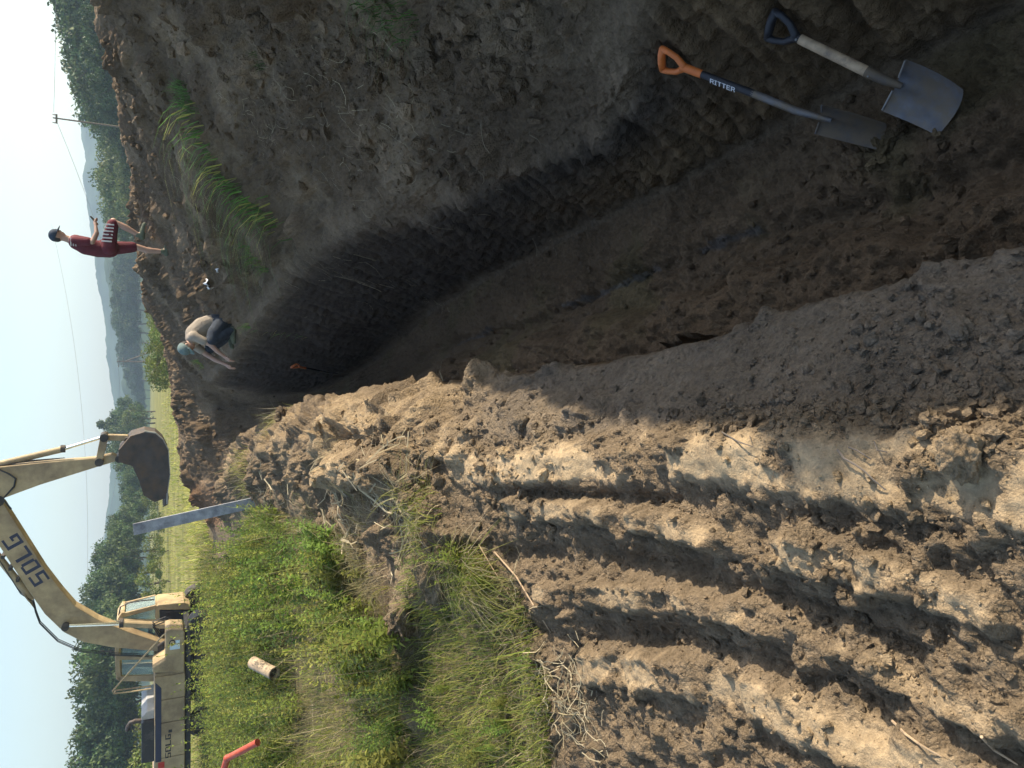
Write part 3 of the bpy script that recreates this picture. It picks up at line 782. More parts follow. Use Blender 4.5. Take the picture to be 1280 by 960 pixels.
for k, (y, x, Y) in enumerate([(796, 96, 84), (818, 92, 80), (840, 92, 84), (862, 89, 80), (886, 93, 82), (908, 99, 84), (928, 92, 80), (948, 85, 82), (972, 84, 80), (1000, 84, 82), (1030, 86, 80)]):
    tree('round', y, x, Y, 'tall leafy tree behind the excavator body, %s from the boom foot' % ORD[k], 'trees behind the excavator', .95)
for y, x, Y in [(732, 171, 62), (690, 178, 66), (655, 182, 70), (600, 176, 90), (620, 178, 88), (575, 182, 96)]:
    tree('bush', y, x, Y, 'low round bush at the foot of the meadow-edge trees', 'bushes at the meadow edge', 1.1)
for y, x, Y in [(906, 172, 44), (938, 166, 42), (968, 164, 42)]:
    tree('bush', y, x, Y, 'light green bush behind the excavator engine cover', 'bushes behind the engine cover', 1.2)
for y, x, Y in [(385, 181, 62), (398, 184, 58), (412, 183, 66), (440, 180, 50), (452, 182, 48), (463, 184, 52)]:
    tree('bush', y, x, Y, 'small yellow-green bush in the meadow beyond the heap', 'small meadow bushes', 1.3)

# ------------------------------------------------------------------ grass and weeds
def blades(base, h, az, lean, w, cols, rng, seg=3):
    n = len(base); t = np.linspace(0, 1, seg + 1)
    dirv = np.stack([np.cos(az), np.sin(az), np.zeros(n)], 1)
    tw = az + np.pi / 2 + rng.normal(0, .7, n); side = np.stack([np.cos(tw), np.sin(tw), np.zeros(n)], 1)
    V = np.empty((n, 2 * seg + 1, 3)); 
    for k in range(seg + 1):
        tt = t[k]
        p = base + dirv * (h * lean * tt ** 1.8)[:, None]; p[:, 2] += h * (tt - .55 * np.clip(lean, 0, 1.6) * tt ** 2.2)
        ww = w * (1 - tt * .75)
        if k < seg:
            V[:, 2 * k] = p - side * ww[:, None]; V[:, 2 * k + 1] = p + side * ww[:, None]
        else: V[:, 2 * seg] = p
    b = (np.arange(n) * (2 * seg + 1))[:, None]
    Q = np.concatenate([b + np.array([[2 * k, 2 * k + 1, 2 * k + 3, 2 * k + 2]]) for k in range(seg - 1)], 0)
    T = b + np.array([[2 * seg - 2, 2 * seg - 1, 2 * seg]])
    return V.reshape(-1, 3), Q, T, np.repeat(cols, 2 * seg + 1, 0)

def weed(rng, h, tone, nleaf=34, ll=.075):
    """one tall weed: stem and leaves, returned apart"""
    az = rng.uniform(0, 6.28); ln = rng.uniform(.02, .22) * h
    top = np.array([math.cos(az) * ln, math.sin(az) * ln, h])
    m_ = MB(); m_.tube([(0, 0, -.03), tuple(top * np.array([.3, .3, .5])), tuple(top)], [.0045, .0035, .0015], 4, cap=False)
    t = np.sort(rng.uniform(.12, 1, nleaf)); a = np.arange(nleaf) * 2.4 + rng.uniform(0, 6)
    p = np.stack([top[0] * t ** 1.6, top[1] * t ** 1.6, h * t], 1)
    L = ll * rng.uniform(.7, 1.3, nleaf) * (1.15 - .75 * t ** 2); el = rng.uniform(.1, .8, nleaf) + .5 * (t > .85)
    d = np.stack([np.cos(a) * np.cos(el), np.sin(a) * np.cos(el), np.sin(el)], 1)
    s = np.stack([-np.sin(a), np.cos(a), np.zeros(nleaf)], 1) * (L * .17)[:, None]
    mid = p + d * (L * .5)[:, None]; mid[:, 2] += L * .08
    tip = p + d * L[:, None]; tip[:, 2] -= L * .25
    V = np.stack([p, mid + s, tip, mid - s], 1).reshape(-1, 3); F = np.arange(nleaf * 4).reshape(-1, 4)
    c = tone * rng.uniform(.75, 1.3, (nleaf, 1)); c = c * np.where(t[:, None] > .75, np.array([1.04, 1.04, .95]), 1.0)
    return m_, V, F, np.repeat(c, 4, 0)

G1 = np.array([.215, .265, .05]); G2 = np.array([.31, .31, .078]); G3 = np.array([.075, .125, .032]); DRY = np.array([.34, .28, .16]); DRY2 = np.array([.45, .38, .24])
def edge(y): return np.interp(y, VY, VX)
def scatter(n, y0, y1, xmin, rng, power=1.0, margin=0.0):
    y = y0 + (y1 - y0) * rng.uniform(0, 1, n) ** power
    e = edge(y) - margin
    x0 = np.maximum(xmin, -0.56 * y - .4)
    x = x0 + (e - x0) * rng.uniform(0, 1, n)
    ok = x0 < e
    x, y = x[ok], y[ok]
    return np.stack([x, y, hgt(x, y)], 1)
def colmix(n, rng, opts, ps):
    k = rng.choice(len(opts), n, p=ps); return np.array(opts)[k] * rng.uniform(.7, 1.3, (n, 1))

def grass_patch():
    rng = np.random.default_rng(3); V, Q, T, Cc = [], [], [], []; off = 0
    for n, y0, y1, hm, wm, pw in ((6000, 3.0, 4.5, .12, .0028, 1), (9000, 4.5, 9, .17, .0034, 1), (11000, 9, 22, .34, .007, 1), (5000, 22, 26, .4, .012, 1), (1600, 5.5, 19, .6, .0034, 1)):
        b = scatter(n, y0, y1, -13, rng, pw)
        dn = fbm(b[:, 0] * .9, b[:, 1] * .7, 91, 3)
        b = b[dn > -.28 + .1 * rng.normal(size=len(b))]; n = len(b)
        dn = fbm(b[:, 0] * .6 + 3, b[:, 1] * .5, 92, 3)
        c = colmix(n, rng, [G1, G2, G3, DRY], [.33, .34, .13, .20]); c *= (1.1 + .6 * dn[:, None]); dry = sstep(.0, .3, fbm(b[:, 0] * .8 + 7, b[:, 1] * .6, 93, 3))[:, None]; c = c * (1 - .75 * dry) + DRY * rng.uniform(.7, 1.25, (n, 1)) * .75 * dry
        v, q, t, cc = blades(b, hm * rng.uniform(.5, 1.5, n), rng.uniform(0, 6.28, n), rng.uniform(.1, 1.3, n), wm * rng.uniform(.6, 1.3, n), c, rng)
        V.append(v); Q.append(q + off); T.append(t + off); Cc.append(cc); off += len(v)
    o = mesh_np('grass', np.concatenate(V), [np.concatenate(Q), np.concatenate(T)], MATS['grass'], colors=np.concatenate(Cc))
    tag(o, 'rough yellow-green grass covering the ground left of the trench', 'grass', kind='stuff')
grass_patch()

def meadow():
    rng = np.random.default_rng(13); n = 11000
    y = 26 + 60 * rng.uniform(0, 1, n) ** 1.7; x = y * rng.uniform(-.62, .3, n)
    b = np.stack([x, y, np.full(n, -.06)], 1); dn = fbm(x * .12, y * .12, 97, 3)
    c = colmix(n, rng, [G2 * 1.15, G1 * 1.1, GY, DRY], [.4, .25, .2, .15]) * (1.05 + .6 * dn[:, None])
    v, q, t, cc = blades(b, rng.uniform(.15, .5, n) * (1 + dn), rng.uniform(0, 6.28, n), rng.uniform(.1, 1.1, n), rng.uniform(.012, .035, n), c, rng, 2)
    o = mesh_np('meadow_grass', v, [q, t], MATS['grass'], colors=cc); tag(o, 'yellow-green meadow grass beyond the heap and the excavator', 'grass', kind='stuff')
LITTER = [(lambda q_: (q_.x, q_.y))(at(328, 834, 9.8)), (lambda q_: (q_.x, q_.y))(at(300, 940, 8.7)), (lambda q_: (q_.x, q_.y))(at(318, 905, 8.4))]
def weeds():
    rng = np.random.default_rng(5)
    # the mass further off
    V, F, Cc, off = [], [], [], 0; st = MB()
    b = np.concatenate([scatter(520, 5.2, 9.5, -13, rng, margin=.15), scatter(760, 9.5, 15, -13, rng, margin=.2), scatter(900, 15, 21.2, -13, rng, margin=.2)])
    for p in b:
        dn = float(fbm(np.array([p[0] * .5]), np.array([p[1] * .45]), 95, 2)[0])
        if dn < -.3: continue
        if p[1] < 9.5 and p[0] > -2.6 and rng.random() < .55: continue
        if any(abs(p[0] - qx * p[1] / qy) < .35 and qy - 3.2 < p[1] < qy + .3 for qx, qy in LITTER): continue
        h = rng.uniform(.22, .66) * (1 + 1.3 * dn) * (1.1 if p[1] > 13 else 1) * (.5 if p[1] > 15.5 else 1) * (.8 if p[1] < 8 else 1.15); far = p[1] > 12
        tone = rng.uniform(.65, 1.3) * [G1, G2, G3 * 1.15][rng.choice(3, p=([.6, .12, .28] if dn < .05 else [.62, .3, .08]))] * (1.1 + .5 * dn)
        m_, v, f, c = weed(rng, h * (1.35 if far else 1), tone, 26 if far else 40, .125 if far else .09)
        V.append(v + p); F.append(f + off); Cc.append(c); off += len(v)
        st.add([tuple(np.array(q) + p) for q in m_.v], m_.f)
    o = mesh_np('weeds', np.concatenate(V), np.concatenate(F), MATS['grass'], colors=np.concatenate(Cc))
    tag(o, 'mass of tall leafy weeds between the trench and the excavator', 'weeds', kind='stuff')
    so = mesh_np('stems', np.array(st.v), np.array(st.f), MATS['grass'], o, colors=np.tile(np.array([.16, .17, .06]), (len(st.v), 1)))
    # the nearer clumps one can tell apart: several leafy stems from one root
    GB = np.array([.195, .29, .055]); tones = [GB, G1 * 1.1, G2, GB * .75, G2 * .9 + G1 * .2, GB * 1.15]
    protos = []
    for k in range(9):
        r = empty('weed_plant', (0, 0, 0)); V, F, Cc, off = [], [], [], 0; st = MB()
        for s_ in range(5 + k % 4):
            h = rng.uniform(.3, .72) * (.75 + .07 * k); m_, v, f, c = weed(rng, h, tones[k % 6] * rng.uniform(.85, 1.15), 44, .10 if k % 3 else .075)
            az = rng.uniform(0, 6.28); tl = rng.uniform(.05, .42); ro = Matrix.Rotation(tl, 3, Vector((math.cos(az), math.sin(az), 0))); Rm = np.array(ro)
            o_ = np.array([rng.normal(0, .06), rng.normal(0, .06), 0])
            V.append(v @ Rm.T + o_); F.append(f + off); Cc.append(c); off += len(v); st.add([tuple(Rm @ np.array(q) + o_) for q in m_.v], m_.f)
        mesh_np('stems', np.array(st.v), np.array(st.f), MATS['grass'], r, colors=np.tile(np.array([.16, .16, .07]), (len(st.v), 1)))
        mesh_np('leaves', np.concatenate(V), np.concatenate(F), MATS['grass'], r, colors=np.concatenate(Cc)); protos.append([r, False])
    def place(spots, smin, smax, label, group):
        for k, p in enumerate(spots):
            if any(abs(p[0] - qx * p[1] / qy) < .3 and qy - 2.6 < p[1] < qy + .3 for qx, qy in LITTER): continue
            pr = protos[int(rng.integers(9))]; o = copy_tree(pr[0]) if pr[1] else pr[0]; pr[1] = True
            o.location = tuple(p); o.rotation_euler = (rng.normal(0, .1), rng.normal(0, .1), rng.uniform(0, 6.28)); s = rng.uniform(smin, smax); o.scale = (s, s, s)
            tag(o, label, 'weed', group)
    sp_ = scatter(95, 4.6, 7.5, -9, rng, margin=.0); place(sp_, .3, .95, 'bushy green weed behind the broken soil ledge', 'weeds behind the soil ledge')
    sp_ = scatter(95, 7.5, 13, -11, rng, margin=.1); place(sp_, .6, 1.15, 'bushy weed between the soil berm and the red pipe', 'weeds in the middle of the rough ground')
    e_ = np.array([(at(x, y, Y).x, Y) for x, y, Y in ((300, 660, 10.5), (285, 690, 11.5), (310, 700, 10), (290, 720, 12), (320, 650, 9.6), (330, 690, 9.2), (300, 740, 11))])
    place(np.column_stack([e_, hgt(e_[:, 0], e_[:, 1])]), .9, 1.3, 'tall bright green weed beside the upright grey board', 'weeds beside the board')
    sp_ = scatter(24, 3.3, 4.3, -9, rng, margin=.05); place(sp_, .18, .38, 'short weed in the green patch beside the wheel ruts', 'short weeds beside the ruts')
    for r, used in protos:
        if not used:
            for c_ in kids(r): bpy.data.objects.remove(c_)
            bpy.data.objects.remove(r)
weeds()
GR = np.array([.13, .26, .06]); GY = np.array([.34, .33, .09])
meadow()

def tuft(x, y, n, h, spread, az, cols, ps, label, lean=(.6, 1.6), w=.003, seed=0, up=.0, zs=1.0):
    """a clump of long blades; pixel only finds the spot on the ground"""
    rng = np.random.default_rng(seed + int(x * 7 + y)); c0 = hit(x, y)
    r = spread * np.sqrt(rng.uniform(0, 1, n)); a = rng.uniform(0, 6.28, n)
    bx = c0.x + r * np.cos(a); by = c0.y + r * np.sin(a) * zs
    b = np.stack([bx, by, hgt(bx, by) - .01], 1)
    an = (rng.uniform(0, 6.28, n) if az is None else az + rng.normal(0, .55, n))
    v, q, t, cc = blades(b, h * rng.uniform(.5, 1.25, n), an, rng.uniform(lean[0], lean[1], n), w * rng.uniform(.6, 1.3, n), colmix(n, rng, cols, ps), rng, 4)
    o = mesh_np('grass_tuft', v - np.array(c0), [q, t], MATS['grass'], colors=cc); o.location = c0
    tag(o, label, 'grass tuft'); return o
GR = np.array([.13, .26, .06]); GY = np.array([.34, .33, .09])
def long_tuft():
    rng = np.random.default_rng(77); V, Q, T, Cc = [], [], [], []; off = 0
    line = [(236, 132), (252, 168), (270, 200), (292, 232), (318, 256), (345, 275)]
    hs = [hit(*p) for p in line]; c0 = hs[3]
    P = np.array([list(h) for h in hs]); seg = np.linalg.norm(np.diff(P, axis=0), axis=1); cum = np.concatenate([[0], np.cumsum(seg)])
    n = 240; u = rng.uniform(0, 1, n) ** .8 * cum[-1]
    b = np.stack([np.interp(u, cum, P[:, k]) for k in range(3)], 1); b[:, :2] += rng.normal(0, .10, (n, 2))
    b[:, 2] = hgt(b[:, 0], b[:, 1]) - .01
    az = np.full(n, math.atan2(P[-1][1] - P[0][1], P[-1][0] - P[0][0])) + rng.normal(0, .45, n)
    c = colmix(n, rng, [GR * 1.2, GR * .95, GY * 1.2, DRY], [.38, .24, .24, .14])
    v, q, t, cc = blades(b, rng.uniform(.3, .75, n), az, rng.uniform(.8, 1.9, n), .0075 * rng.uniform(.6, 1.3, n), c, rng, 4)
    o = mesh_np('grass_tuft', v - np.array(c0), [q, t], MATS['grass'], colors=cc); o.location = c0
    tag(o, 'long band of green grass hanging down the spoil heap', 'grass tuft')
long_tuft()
W_ = math.pi
tuft(238, 122, 160, .22, .16, None, [GR, G3], [.7, .3], 'round green clump at the upper end of the hanging grass band', (.3, 1.2))
tuft(318, 322, 140, .26, .16, W_ + .6, [GR, G1], [.6, .4], 'small green tuft low on the heap below the grass band')
tuft(318, 412, 60, .2, .09, W_, [GR, GY], [.7, .3], 'small bright tuft on the trench lip beside the crouching man', (.3, 1.1))
tuft(252, 455, 70, .2, .09, None, [GY, GR], [.6, .4], 'yellow-green sprig in front of the crouching man', (.2, .9))
tuft(492, 8, 160, .3, .2, W_ + .4, [G3, GR], [.6, .4], 'dull green tuft high on the near part of the heap')
tuft(330, 78, 40, .14, .07, None, [G3, DRY], [.6, .4], 'tiny green tuft among clods on the heap', (.3, 1.2))
tuft(350, 518, 260, .38, .22, W_ / 2 + .6, [DRY2, GY, DRY], [.4, .35, .25], 'dry yellow tuft hanging over the far left lip of the trench', (.5, 1.7))
tuft(300, 590, 260, .42, .35, None, [GY, DRY2, G2], [.4, .3, .3], 'dry yellowish tuft on the berm beside the grey board', (.4, 1.4), seed=3)
tuft(520, 640, 240, .26, .17, None, [GY, G1, DRY2], [.4, .3, .3], 'yellow-green tuft on the berm between lumps of soil', (.5, 1.7))
tuft(590, 715, 260, .30, .13, -W_ / 2, [DRY2, GY, G1], [.4, .35, .25], 'dry grass tuft hanging where the wheel ruts begin', (.6, 1.8), w=.003, zs=1.4)
tuft(415, 560, 90, .2, .12, None, [DRY2, DRY], [.5, .5], 'thin dry tuft on the sandy berm', (.5, 1.7), w=.002)
tuft(320, 640, 170, .35, .2, None, [G3, GR], [.5, .5], 'dark green clump at the foot of the grey board', (.3, 1.2))

rg_ = np.random.default_rng(60)
for x_, y_ in ((375, 670), (405, 705), (395, 750), (445, 690), (350, 700), (430, 760), (365, 780), (460, 640), (420, 800), (345, 745), (475, 720), (390, 640)):
    tuft(x_, y_, 130, .30, .22, rg_.uniform(0, 6.28), [DRY2, DRY, GY], [.45, .35, .2], 'pale dry grass clump between the weeds and the berm', (.4, 1.7), w=.0022, seed=int(x_))['group'] = 'dry clumps beside the berm'
def straw(name, n, spots, L, w, label, seed):
    rng = np.random.default_rng(seed); V, F, Cc, off = [], [], [], 0
    for k in range(n):
        cx, cy, sg = spots[rng.integers(len(spots))]
        x = cx + rng.normal(0, sg); y = cy + rng.normal(0, sg); l = L * rng.uniform(.3, 1.3); a = rng.uniform(0, 6.28); cv = rng.normal(0, .8)
        pts = []
        for t in np.linspace(-.5, .5, 5):
            aa = a + cv * t; px_ = x + math.cos(aa) * l * t; py_ = y + math.sin(aa) * l * t; pts.append((px_, py_))
        pts = np.array(pts); z = hgt(pts[:, 0], pts[:, 1]); z = .45 * z + .55 * np.maximum(z, z.max() - .04) + rng.uniform(.002, .03) + abs(rng.normal(0, .015)) * np.linspace(0, 2, 5)
        P = np.column_stack([pts, z]); sd_ = np.array([-math.sin(a), math.cos(a), rng.normal(0, .5)]) * w * rng.uniform(.5, 1.3)
        v = np.empty((10, 3)); v[0::2] = P - sd_; v[1::2] = P + sd_
        V.append(v); F.append(np.array([[2 * i, 2 * i + 1, 2 * i + 3, 2 * i + 2] for i in range(4)]) + off); off += 10
        Cc.append(np.tile((DRY2 if rng.random() < .6 else DRY) * rng.uniform(.6, 1.25), (10, 1)))
    o = mesh_np(name, np.concatenate(V), np.concatenate(F), MATS['straw'], colors=np.concatenate(Cc))
    tag(o, label, 'straw', kind='stuff')
def sp(x, y, s): p = hit(x, y); return (p.x, p.y, s)
straw('dry_straw', 300, [sp(715, 870, .10), sp(690, 850, .09), sp(730, 910, .12), sp(640, 760, .14), sp(600, 720, .11), sp(680, 930, .1)], .15, .0016, 'dry straw lying beside the wheel ruts', 21)
straw('dry_straw', 560, [sp(380, 680, .3), sp(430, 640, .3), sp(360, 720, .4), sp(440, 780, .35), sp(340, 640, .4), sp(480, 620, .2), sp(400, 800, .5)], .32, .004, 'dry straw and stalks matted between the weeds and the berm', 22)
straw('dry_straw', 420, [sp(330, 150, .35), sp(360, 120, .4), sp(280, 300, .4), sp(450, 130, .4), sp(300, 60, .5), sp(520, 150, .4), sp(400, 330, .25), sp(200, 260, .6)], .17, .0011, 'dry roots and straw scattered over the spoil heap', 23)
# ------------------------------------------------------------------ loose clods
def clod_protos(sub, k, seed):
    rng = np.random.default_rng(seed); out = []
    for i in range(k):
        bm = bmesh.new(); bmesh.ops.create_icosphere(bm, subdivisions=sub, radius=1.0)
        v = np.array([x.co[:] for x in bm.verts]); f = np.array([[q.index for q in x.verts] for x in bm.faces]); bm.free()
        for _ in range(9):                                   # knock flats off it
            n = rng.normal(size=3); n /= np.linalg.norm(n); d = rng.uniform(.42, .8)
            h = v @ n; v = v - np.outer(np.clip(h - d, 0, None), n)
        v *= 1 + .13 * rng.normal(size=(len(v), 1)) * (1 if sub > 1 else .6)
        v *= rng.uniform(.7, 1.15, 3); out.append((v, f))
    return out
def colour_at(x, y):
    fi = np.clip(np.searchsorted(YR, y), 0, NY - 1)
    res = np.empty((len(x), 3))
    for k in range(len(x)):
        j = np.searchsorted(np.maximum.accumulate(XX[fi[k]]), x[k]); res[k] = CC[fi[k], min(j, NX - 1)]
    return res
def clod_field(name, pts, size, protos, label, seed, tone=1.0, sink=.4):
    rng = np.random.default_rng(seed); V, F, Cc, off = [], [], [], 0
    cols = colour_at(pts[:, 0], pts[:, 1])
    for k, p in enumerate(pts):
        v, f = protos[rng.integers(len(protos))]; s = size[k]
        q = rng.normal(size=4); q /= np.linalg.norm(q); w, x, y, z = q
        Rm = np.array([[1 - 2 * (y * y + z * z), 2 * (x * y - z * w), 2 * (x * z + y * w)], [2 * (x * y + z * w), 1 - 2 * (x * x + z * z), 2 * (y * z - x * w)], [2 * (x * z - y * w), 2 * (y * z + x * w), 1 - 2 * (x * x + y * y)]])
        V.append((v * s) @ Rm.T + p + np.array([0, 0, s * (.55 - sink)])); F.append(f + off); off += len(v)
        Cc.append(np.tile(cols[k] * tone * rng.uniform(.8, 1.25), (len(v), 1)))
    o = mesh_np(name, np.concatenate(V), np.concatenate(F), MATS['soil'], smooth=False, colors=np.concatenate(Cc))
    o.data.polygons.foreach_set('use_smooth', np.zeros(len(o.data.polygons), bool))
    tag(o, label, 'soil clods', kind='stuff'); return o
P1 = clod_protos(1, 10, 1); P2 = clod_protos(2, 10, 2)
def pts_img(n, boxes, rng, ww=None):
    """spots on the ground inside regions measured on the photograph"""
    a = np.array(boxes)[rng.choice(len(boxes), n, p=ww)]
    return hitN(a[:, 0] + rng.normal(0, 1, n) * a[:, 2], a[:, 1] + rng.normal(0, 1, n) * a[:, 3])
rng = np.random.default_rng(31)
# on the slope down to the trench beside the ruts
bx = [(970, 500, 45, 30), (1010, 520, 30, 14), (1150, 470, 60, 40), (1230, 430, 50, 40), (1110, 430, 70, 40), (900, 520, 40, 20), (760, 520, 60, 30), (1230, 520, 40, 20), (1120, 520, 50, 15)]
p = pts_img(1500, bx, rng); sz = .003 + .024 * rng.power(.5, len(p)) ** 3.2
clod_field('soil_clods', p, sz, P2, 'loose crumbly clods on the shaded slope beside the trench lip', 32, 1.05)
# in the ruts and on their flanks
bx = [(850, 700, 120, 12), (960, 745, 90, 14), (850, 800, 90, 12), (1050, 800, 70, 18), (840, 630, 110, 8), (1040, 650, 60, 25), (1180, 650, 60, 50), (900, 900, 90, 30), (1050, 860, 60, 30), (1200, 780, 60, 60), (790, 890, 60, 40)]
p = pts_img(1500, bx, rng); sz = .0025 + .018 * rng.power(.5, len(p)) ** 3.4
clod_field('soil_clods', p, sz, P2, 'small crumbs of soil lying in the wheel ruts', 33, .95)
# finest crumbs everywhere on the loose near ground
n_ = 16000; px_ = rng.uniform(560, 1290, n_); py_ = rng.uniform(330, 965, n_); keep_ = fbm(px_ / 60, py_ / 60, 7, 3) + rng.normal(0, .15, n_) > .02
p = hitN(px_[keep_], py_[keep_]); e_ = np.interp(p[:, 1], VY, VX); p = p[(p[:, 0] > e_ + .05) & (p[:, 1] < 4.5)]
cs_ = colour_at(p[:, 0], p[:, 1]); p = p[(cs_[:, 0] < .33) | (rng.random(len(p)) < .12)]
sz = .0022 + .007 * rng.power(.5, len(p)) ** 2.5
clod_field('soil_crumbs', p, sz, P1, 'fine crumbs of soil scattered over the near bank and ruts', 40, 1.05, .3)
# on the berm
bx = [(520, 600, 60, 50), (560, 560, 60, 40), (620, 560, 50, 40), (450, 560, 40, 40), (540, 730, 30, 60), (420, 610, 40, 30), (640, 620, 30, 40), (370, 560, 30, 30)]
p = pts_img(800, bx, rng); sz = .007 + .05 * rng.power(.5, len(p)) ** 3.2
clod_field('soil_clods', p, sz, P2, 'broken lumps of soil on the sunlit berm left of the trench', 34, 1.0)
# on the heap
bx = [(200, 100, 60, 60), (280, 60, 70, 50), (400, 60, 70, 50), (480, 110, 60, 50), (340, 130, 60, 50), (560, 60, 60, 50), (200, 250, 40, 60), (240, 330, 40, 40), (150, 160, 12, 70), (170, 260, 8, 60), (260, 540, 25, 50), (640, 60, 50, 50), (500, 200, 60, 40)]
p = pts_img(2700, bx, rng); sz = .009 + .07 * rng.power(.5, len(p)) ** 3.2
clod_field('soil_clods', p, sz, P2, 'dark lumps of topsoil lying over the spoil heap', 35, 1.1)
# on the floor
bx = [(1150, 230, 60, 50), (1050, 260, 60, 50), (1000, 320, 50, 30), (900, 330, 60, 40), (800, 350, 60, 40), (1180, 320, 50, 30), (700, 370, 60, 30), (620, 410, 40, 20), (1080, 200, 40, 25)]
p = pts_img(850, bx, rng); sz = .005 + .034 * rng.power(.5, len(p)) ** 3.2
clod_field('soil_clods', p, sz, P2, 'damp crumbs of clay on the trench floor', 36, 1.0)
LUMP = []
for k_ in range(4):
    bm_ = bmesh.new(); bmesh.ops.create_icosphere(bm_, subdivisions=5, radius=1.0)
    v_ = np.array([q_.co[:] for q_ in bm_.verts]); f_ = np.array([[w_.index for w_ in q_.verts] for q_ in bm_.faces]); bm_.free()
    a_ = v_[:, 0] * 1.3 + v_[:, 2] * .9; b_ = v_[:, 1] * 1.3 - v_[:, 2] * 1.1
    rr_ = 1 + .45 * fbm(a_ + k_ * 5, b_, 201, 3) + .22 * clods(a_ * 2.2 + 9, b_ * 2.2, 202 + k_, .8) + .12 * fbm(a_ * 6, b_ * 6 + v_[:, 2] * 3, 203, 3)
    LUMP.append((v_ * rr_[:, None] * np.array([1.15, .8, .65]), f_))
def big_clod(x, y, s, label, pr, tone=1.0, lift=.1):
    c = hit(x, y); v, f = LUMP[pr]
    o = mesh_np('soil_lump', v * s, f, MATS['soil'], smooth=True, colors=np.tile(colour_at([c.x], [c.y]) * tone, (len(v), 1)))
    o.location = (c.x, c.y, c.z + s * lift); o.rotation_euler = (.3 * math.sin(x), .3 * math.sin(y), (x + y) % 6); tag(o, label, 'soil lump'); return o
big_clod(1205, 568, .05, 'jagged sandy lump sitting on the sandy ridge at the shade edge', 0, 1.15, .25)
big_clod(470, 95, .12, 'pale angular lump on the heap below a dark hollow', 1, 1.2)
for k_, (x_, y_) in enumerate(((1098, 172), (1118, 162), (1082, 176), (1126, 146), (1108, 184))):
    big_clod(x_, y_, .05, 'damp clay lump against the half-buried spade blade', k_ % 4, .9)['group'] = 'lumps round the buried blade'
big_clod(1198, 408, .035, 'largest rounded clod on the shaded slope near the trench lip', 2, 1.1)
big_clod(545, 715, .15, 'long broken soil lump at the edge of the grass', 3, .8)
big_clod(355, 520, .13, 'dark lump with dry grass on the far end of the berm', 0, .7)
big_clod(505, 775, .14, 'brown lump of soil among weeds beside the grass edge', 1, .9)

# ------------------------------------------------------------------ excavator
EXY = 22.5
EX0 = at(200, 820, EXY).x
def E(u, v, dy=0.0):
    p = at(v, 960 - u, EXY + dy); return (p.x - EX0, p.z)
def E3(u, v, dy): q = E(u, v, dy); return (q[0], dy, q[1])
exc = empty('excavator', (EX0, EXY, 0), 0.0)
tag(exc, 'yellow tracked excavator with its bucket raised beyond the trench', 'excavator')
Yl = MATS['yellow']; SD = MATS['steel_dark']; BK = MATS['black_paint']
def track(y0, y1):
    m_ = MB(); n = 20; out, inn = [], []; L, hh = 1.12, .34
    for k in range(n):
        a = math.pi / 2 + math.pi * k / (n - 1); out.append((-L + math.cos(a) * hh - .3, hh + math.sin(a) * hh)); inn.append((-L + math.cos(a) * (hh - .07) - .3, hh + math.sin(a) * (hh - .07)))
    for k in range(n):
        a = -math.pi / 2 + math.pi * k / (n - 1); out.append((L + math.cos(a) * hh, hh + math.sin(a) * hh)); inn.append((L + math.cos(a) * (hh - .07), hh + math.sin(a) * (hh - .07)))
    N = len(out)
    for k in range(N):
        a, b = k, (k + 1) % N
        m_.add([(out[a][0], y0, out[a][1]), (out[b][0], y0, out[b][1]), (inn[b][0], y0, inn[b][1]), (inn[a][0], y0, inn[a][1]), (out[a][0], y1, out[a][1]), (out[b][0], y1, out[b][1]), (inn[b][0], y1, inn[b][1]), (inn[a][0], y1, inn[a][1])],
               [(0, 1, 2, 3), (7, 6, 5, 4), (0, 4, 5, 1), (3, 2, 6, 7)])
    t = m_.build('track', SD, exc)
    for x, r in ((-L - .3, .27), (L, .27), (-.8, .13), (-.4, .13), (0, .13), (.4, .13), (.8, .13)):
        MB().tube([(x, y0 + .06, hh if r > .2 else .2), (x, y1 - .06, hh if r > .2 else .2)], r, 16).build('sprocket' if r > .2 else 'roller', SD, t, smooth=True)
    MB().box((-L, y0 + .1, .25), (L - .1, y1 - .1, .5)).build('track_frame', SD, t, bevel=.02)
track(-1.25, -.8); track(.8, 1.25)
MB().box((-.9, -.8, .3), (.9, .8, .62)).tube([(0, 0, .6), (0, 0, .76)], .55, 20).build('undercarriage', SD, exc, bevel=.02)
dn = -1.22                                       # near side
zb = E(60, 231, dn)[1]; zt = E(60, 191, dn)[1]
xr = E(-70, 200, dn)[0]; xf = E(124, 200, dn)[0]
body = MB().box((xr + .5, -1.19, zb), (xf - .02, 1.19, zt - .02)).build('engine_housing', Yl, exc, bevel=.03)
MB().prism([(xr + .5, zb - .02), (xr + .12, zb + .05), (xr, zb + .3), (xr + .03, zt - .1), (xr + .2, zt), (xr + .5, zt)], -1.22, 1.22).build('counterweight', Yl, exc, bevel=.04)
MB().box((xr + .6, -1.1, zb - .14), (E(176, 231, dn)[0], 1.1, zb - .004)).build('platform', BK, exc, bevel=.01)
for ua, ub in ((119, 89), (88, 59), (58, 13), (12, -34)):
    x1 = E(ua, 200, dn)[0]; x0 = E(ub, 200, dn)[0]
    pn = MB().box((x0, -1.225, zb + .015), (x1, -1.195, zt - .03)).build('side_panel', Yl, exc, bevel=.006)
    if ua == 58: MB().box((E(50, 210, dn)[0], -1.233, E(50, 214.5, dn)[1]), (E(46.5, 210, dn)[0], -1.226, E(50, 210, dn)[1])).build('latch', BK, pn)
z0s, z1s = E(60, 201, dn)[1], E(60, 193.5, dn)[1]
xs0 = E(8, 197, dn)[0]; xs1 = E(112, 197, dn)[0]
MB().prism([(xs0, z0s), (xs1 - .16, z0s), (xs1, z1s), (xs0, z1s)], -1.232, -1.2255).build('stripe', MATS['navy_paint'], exc)
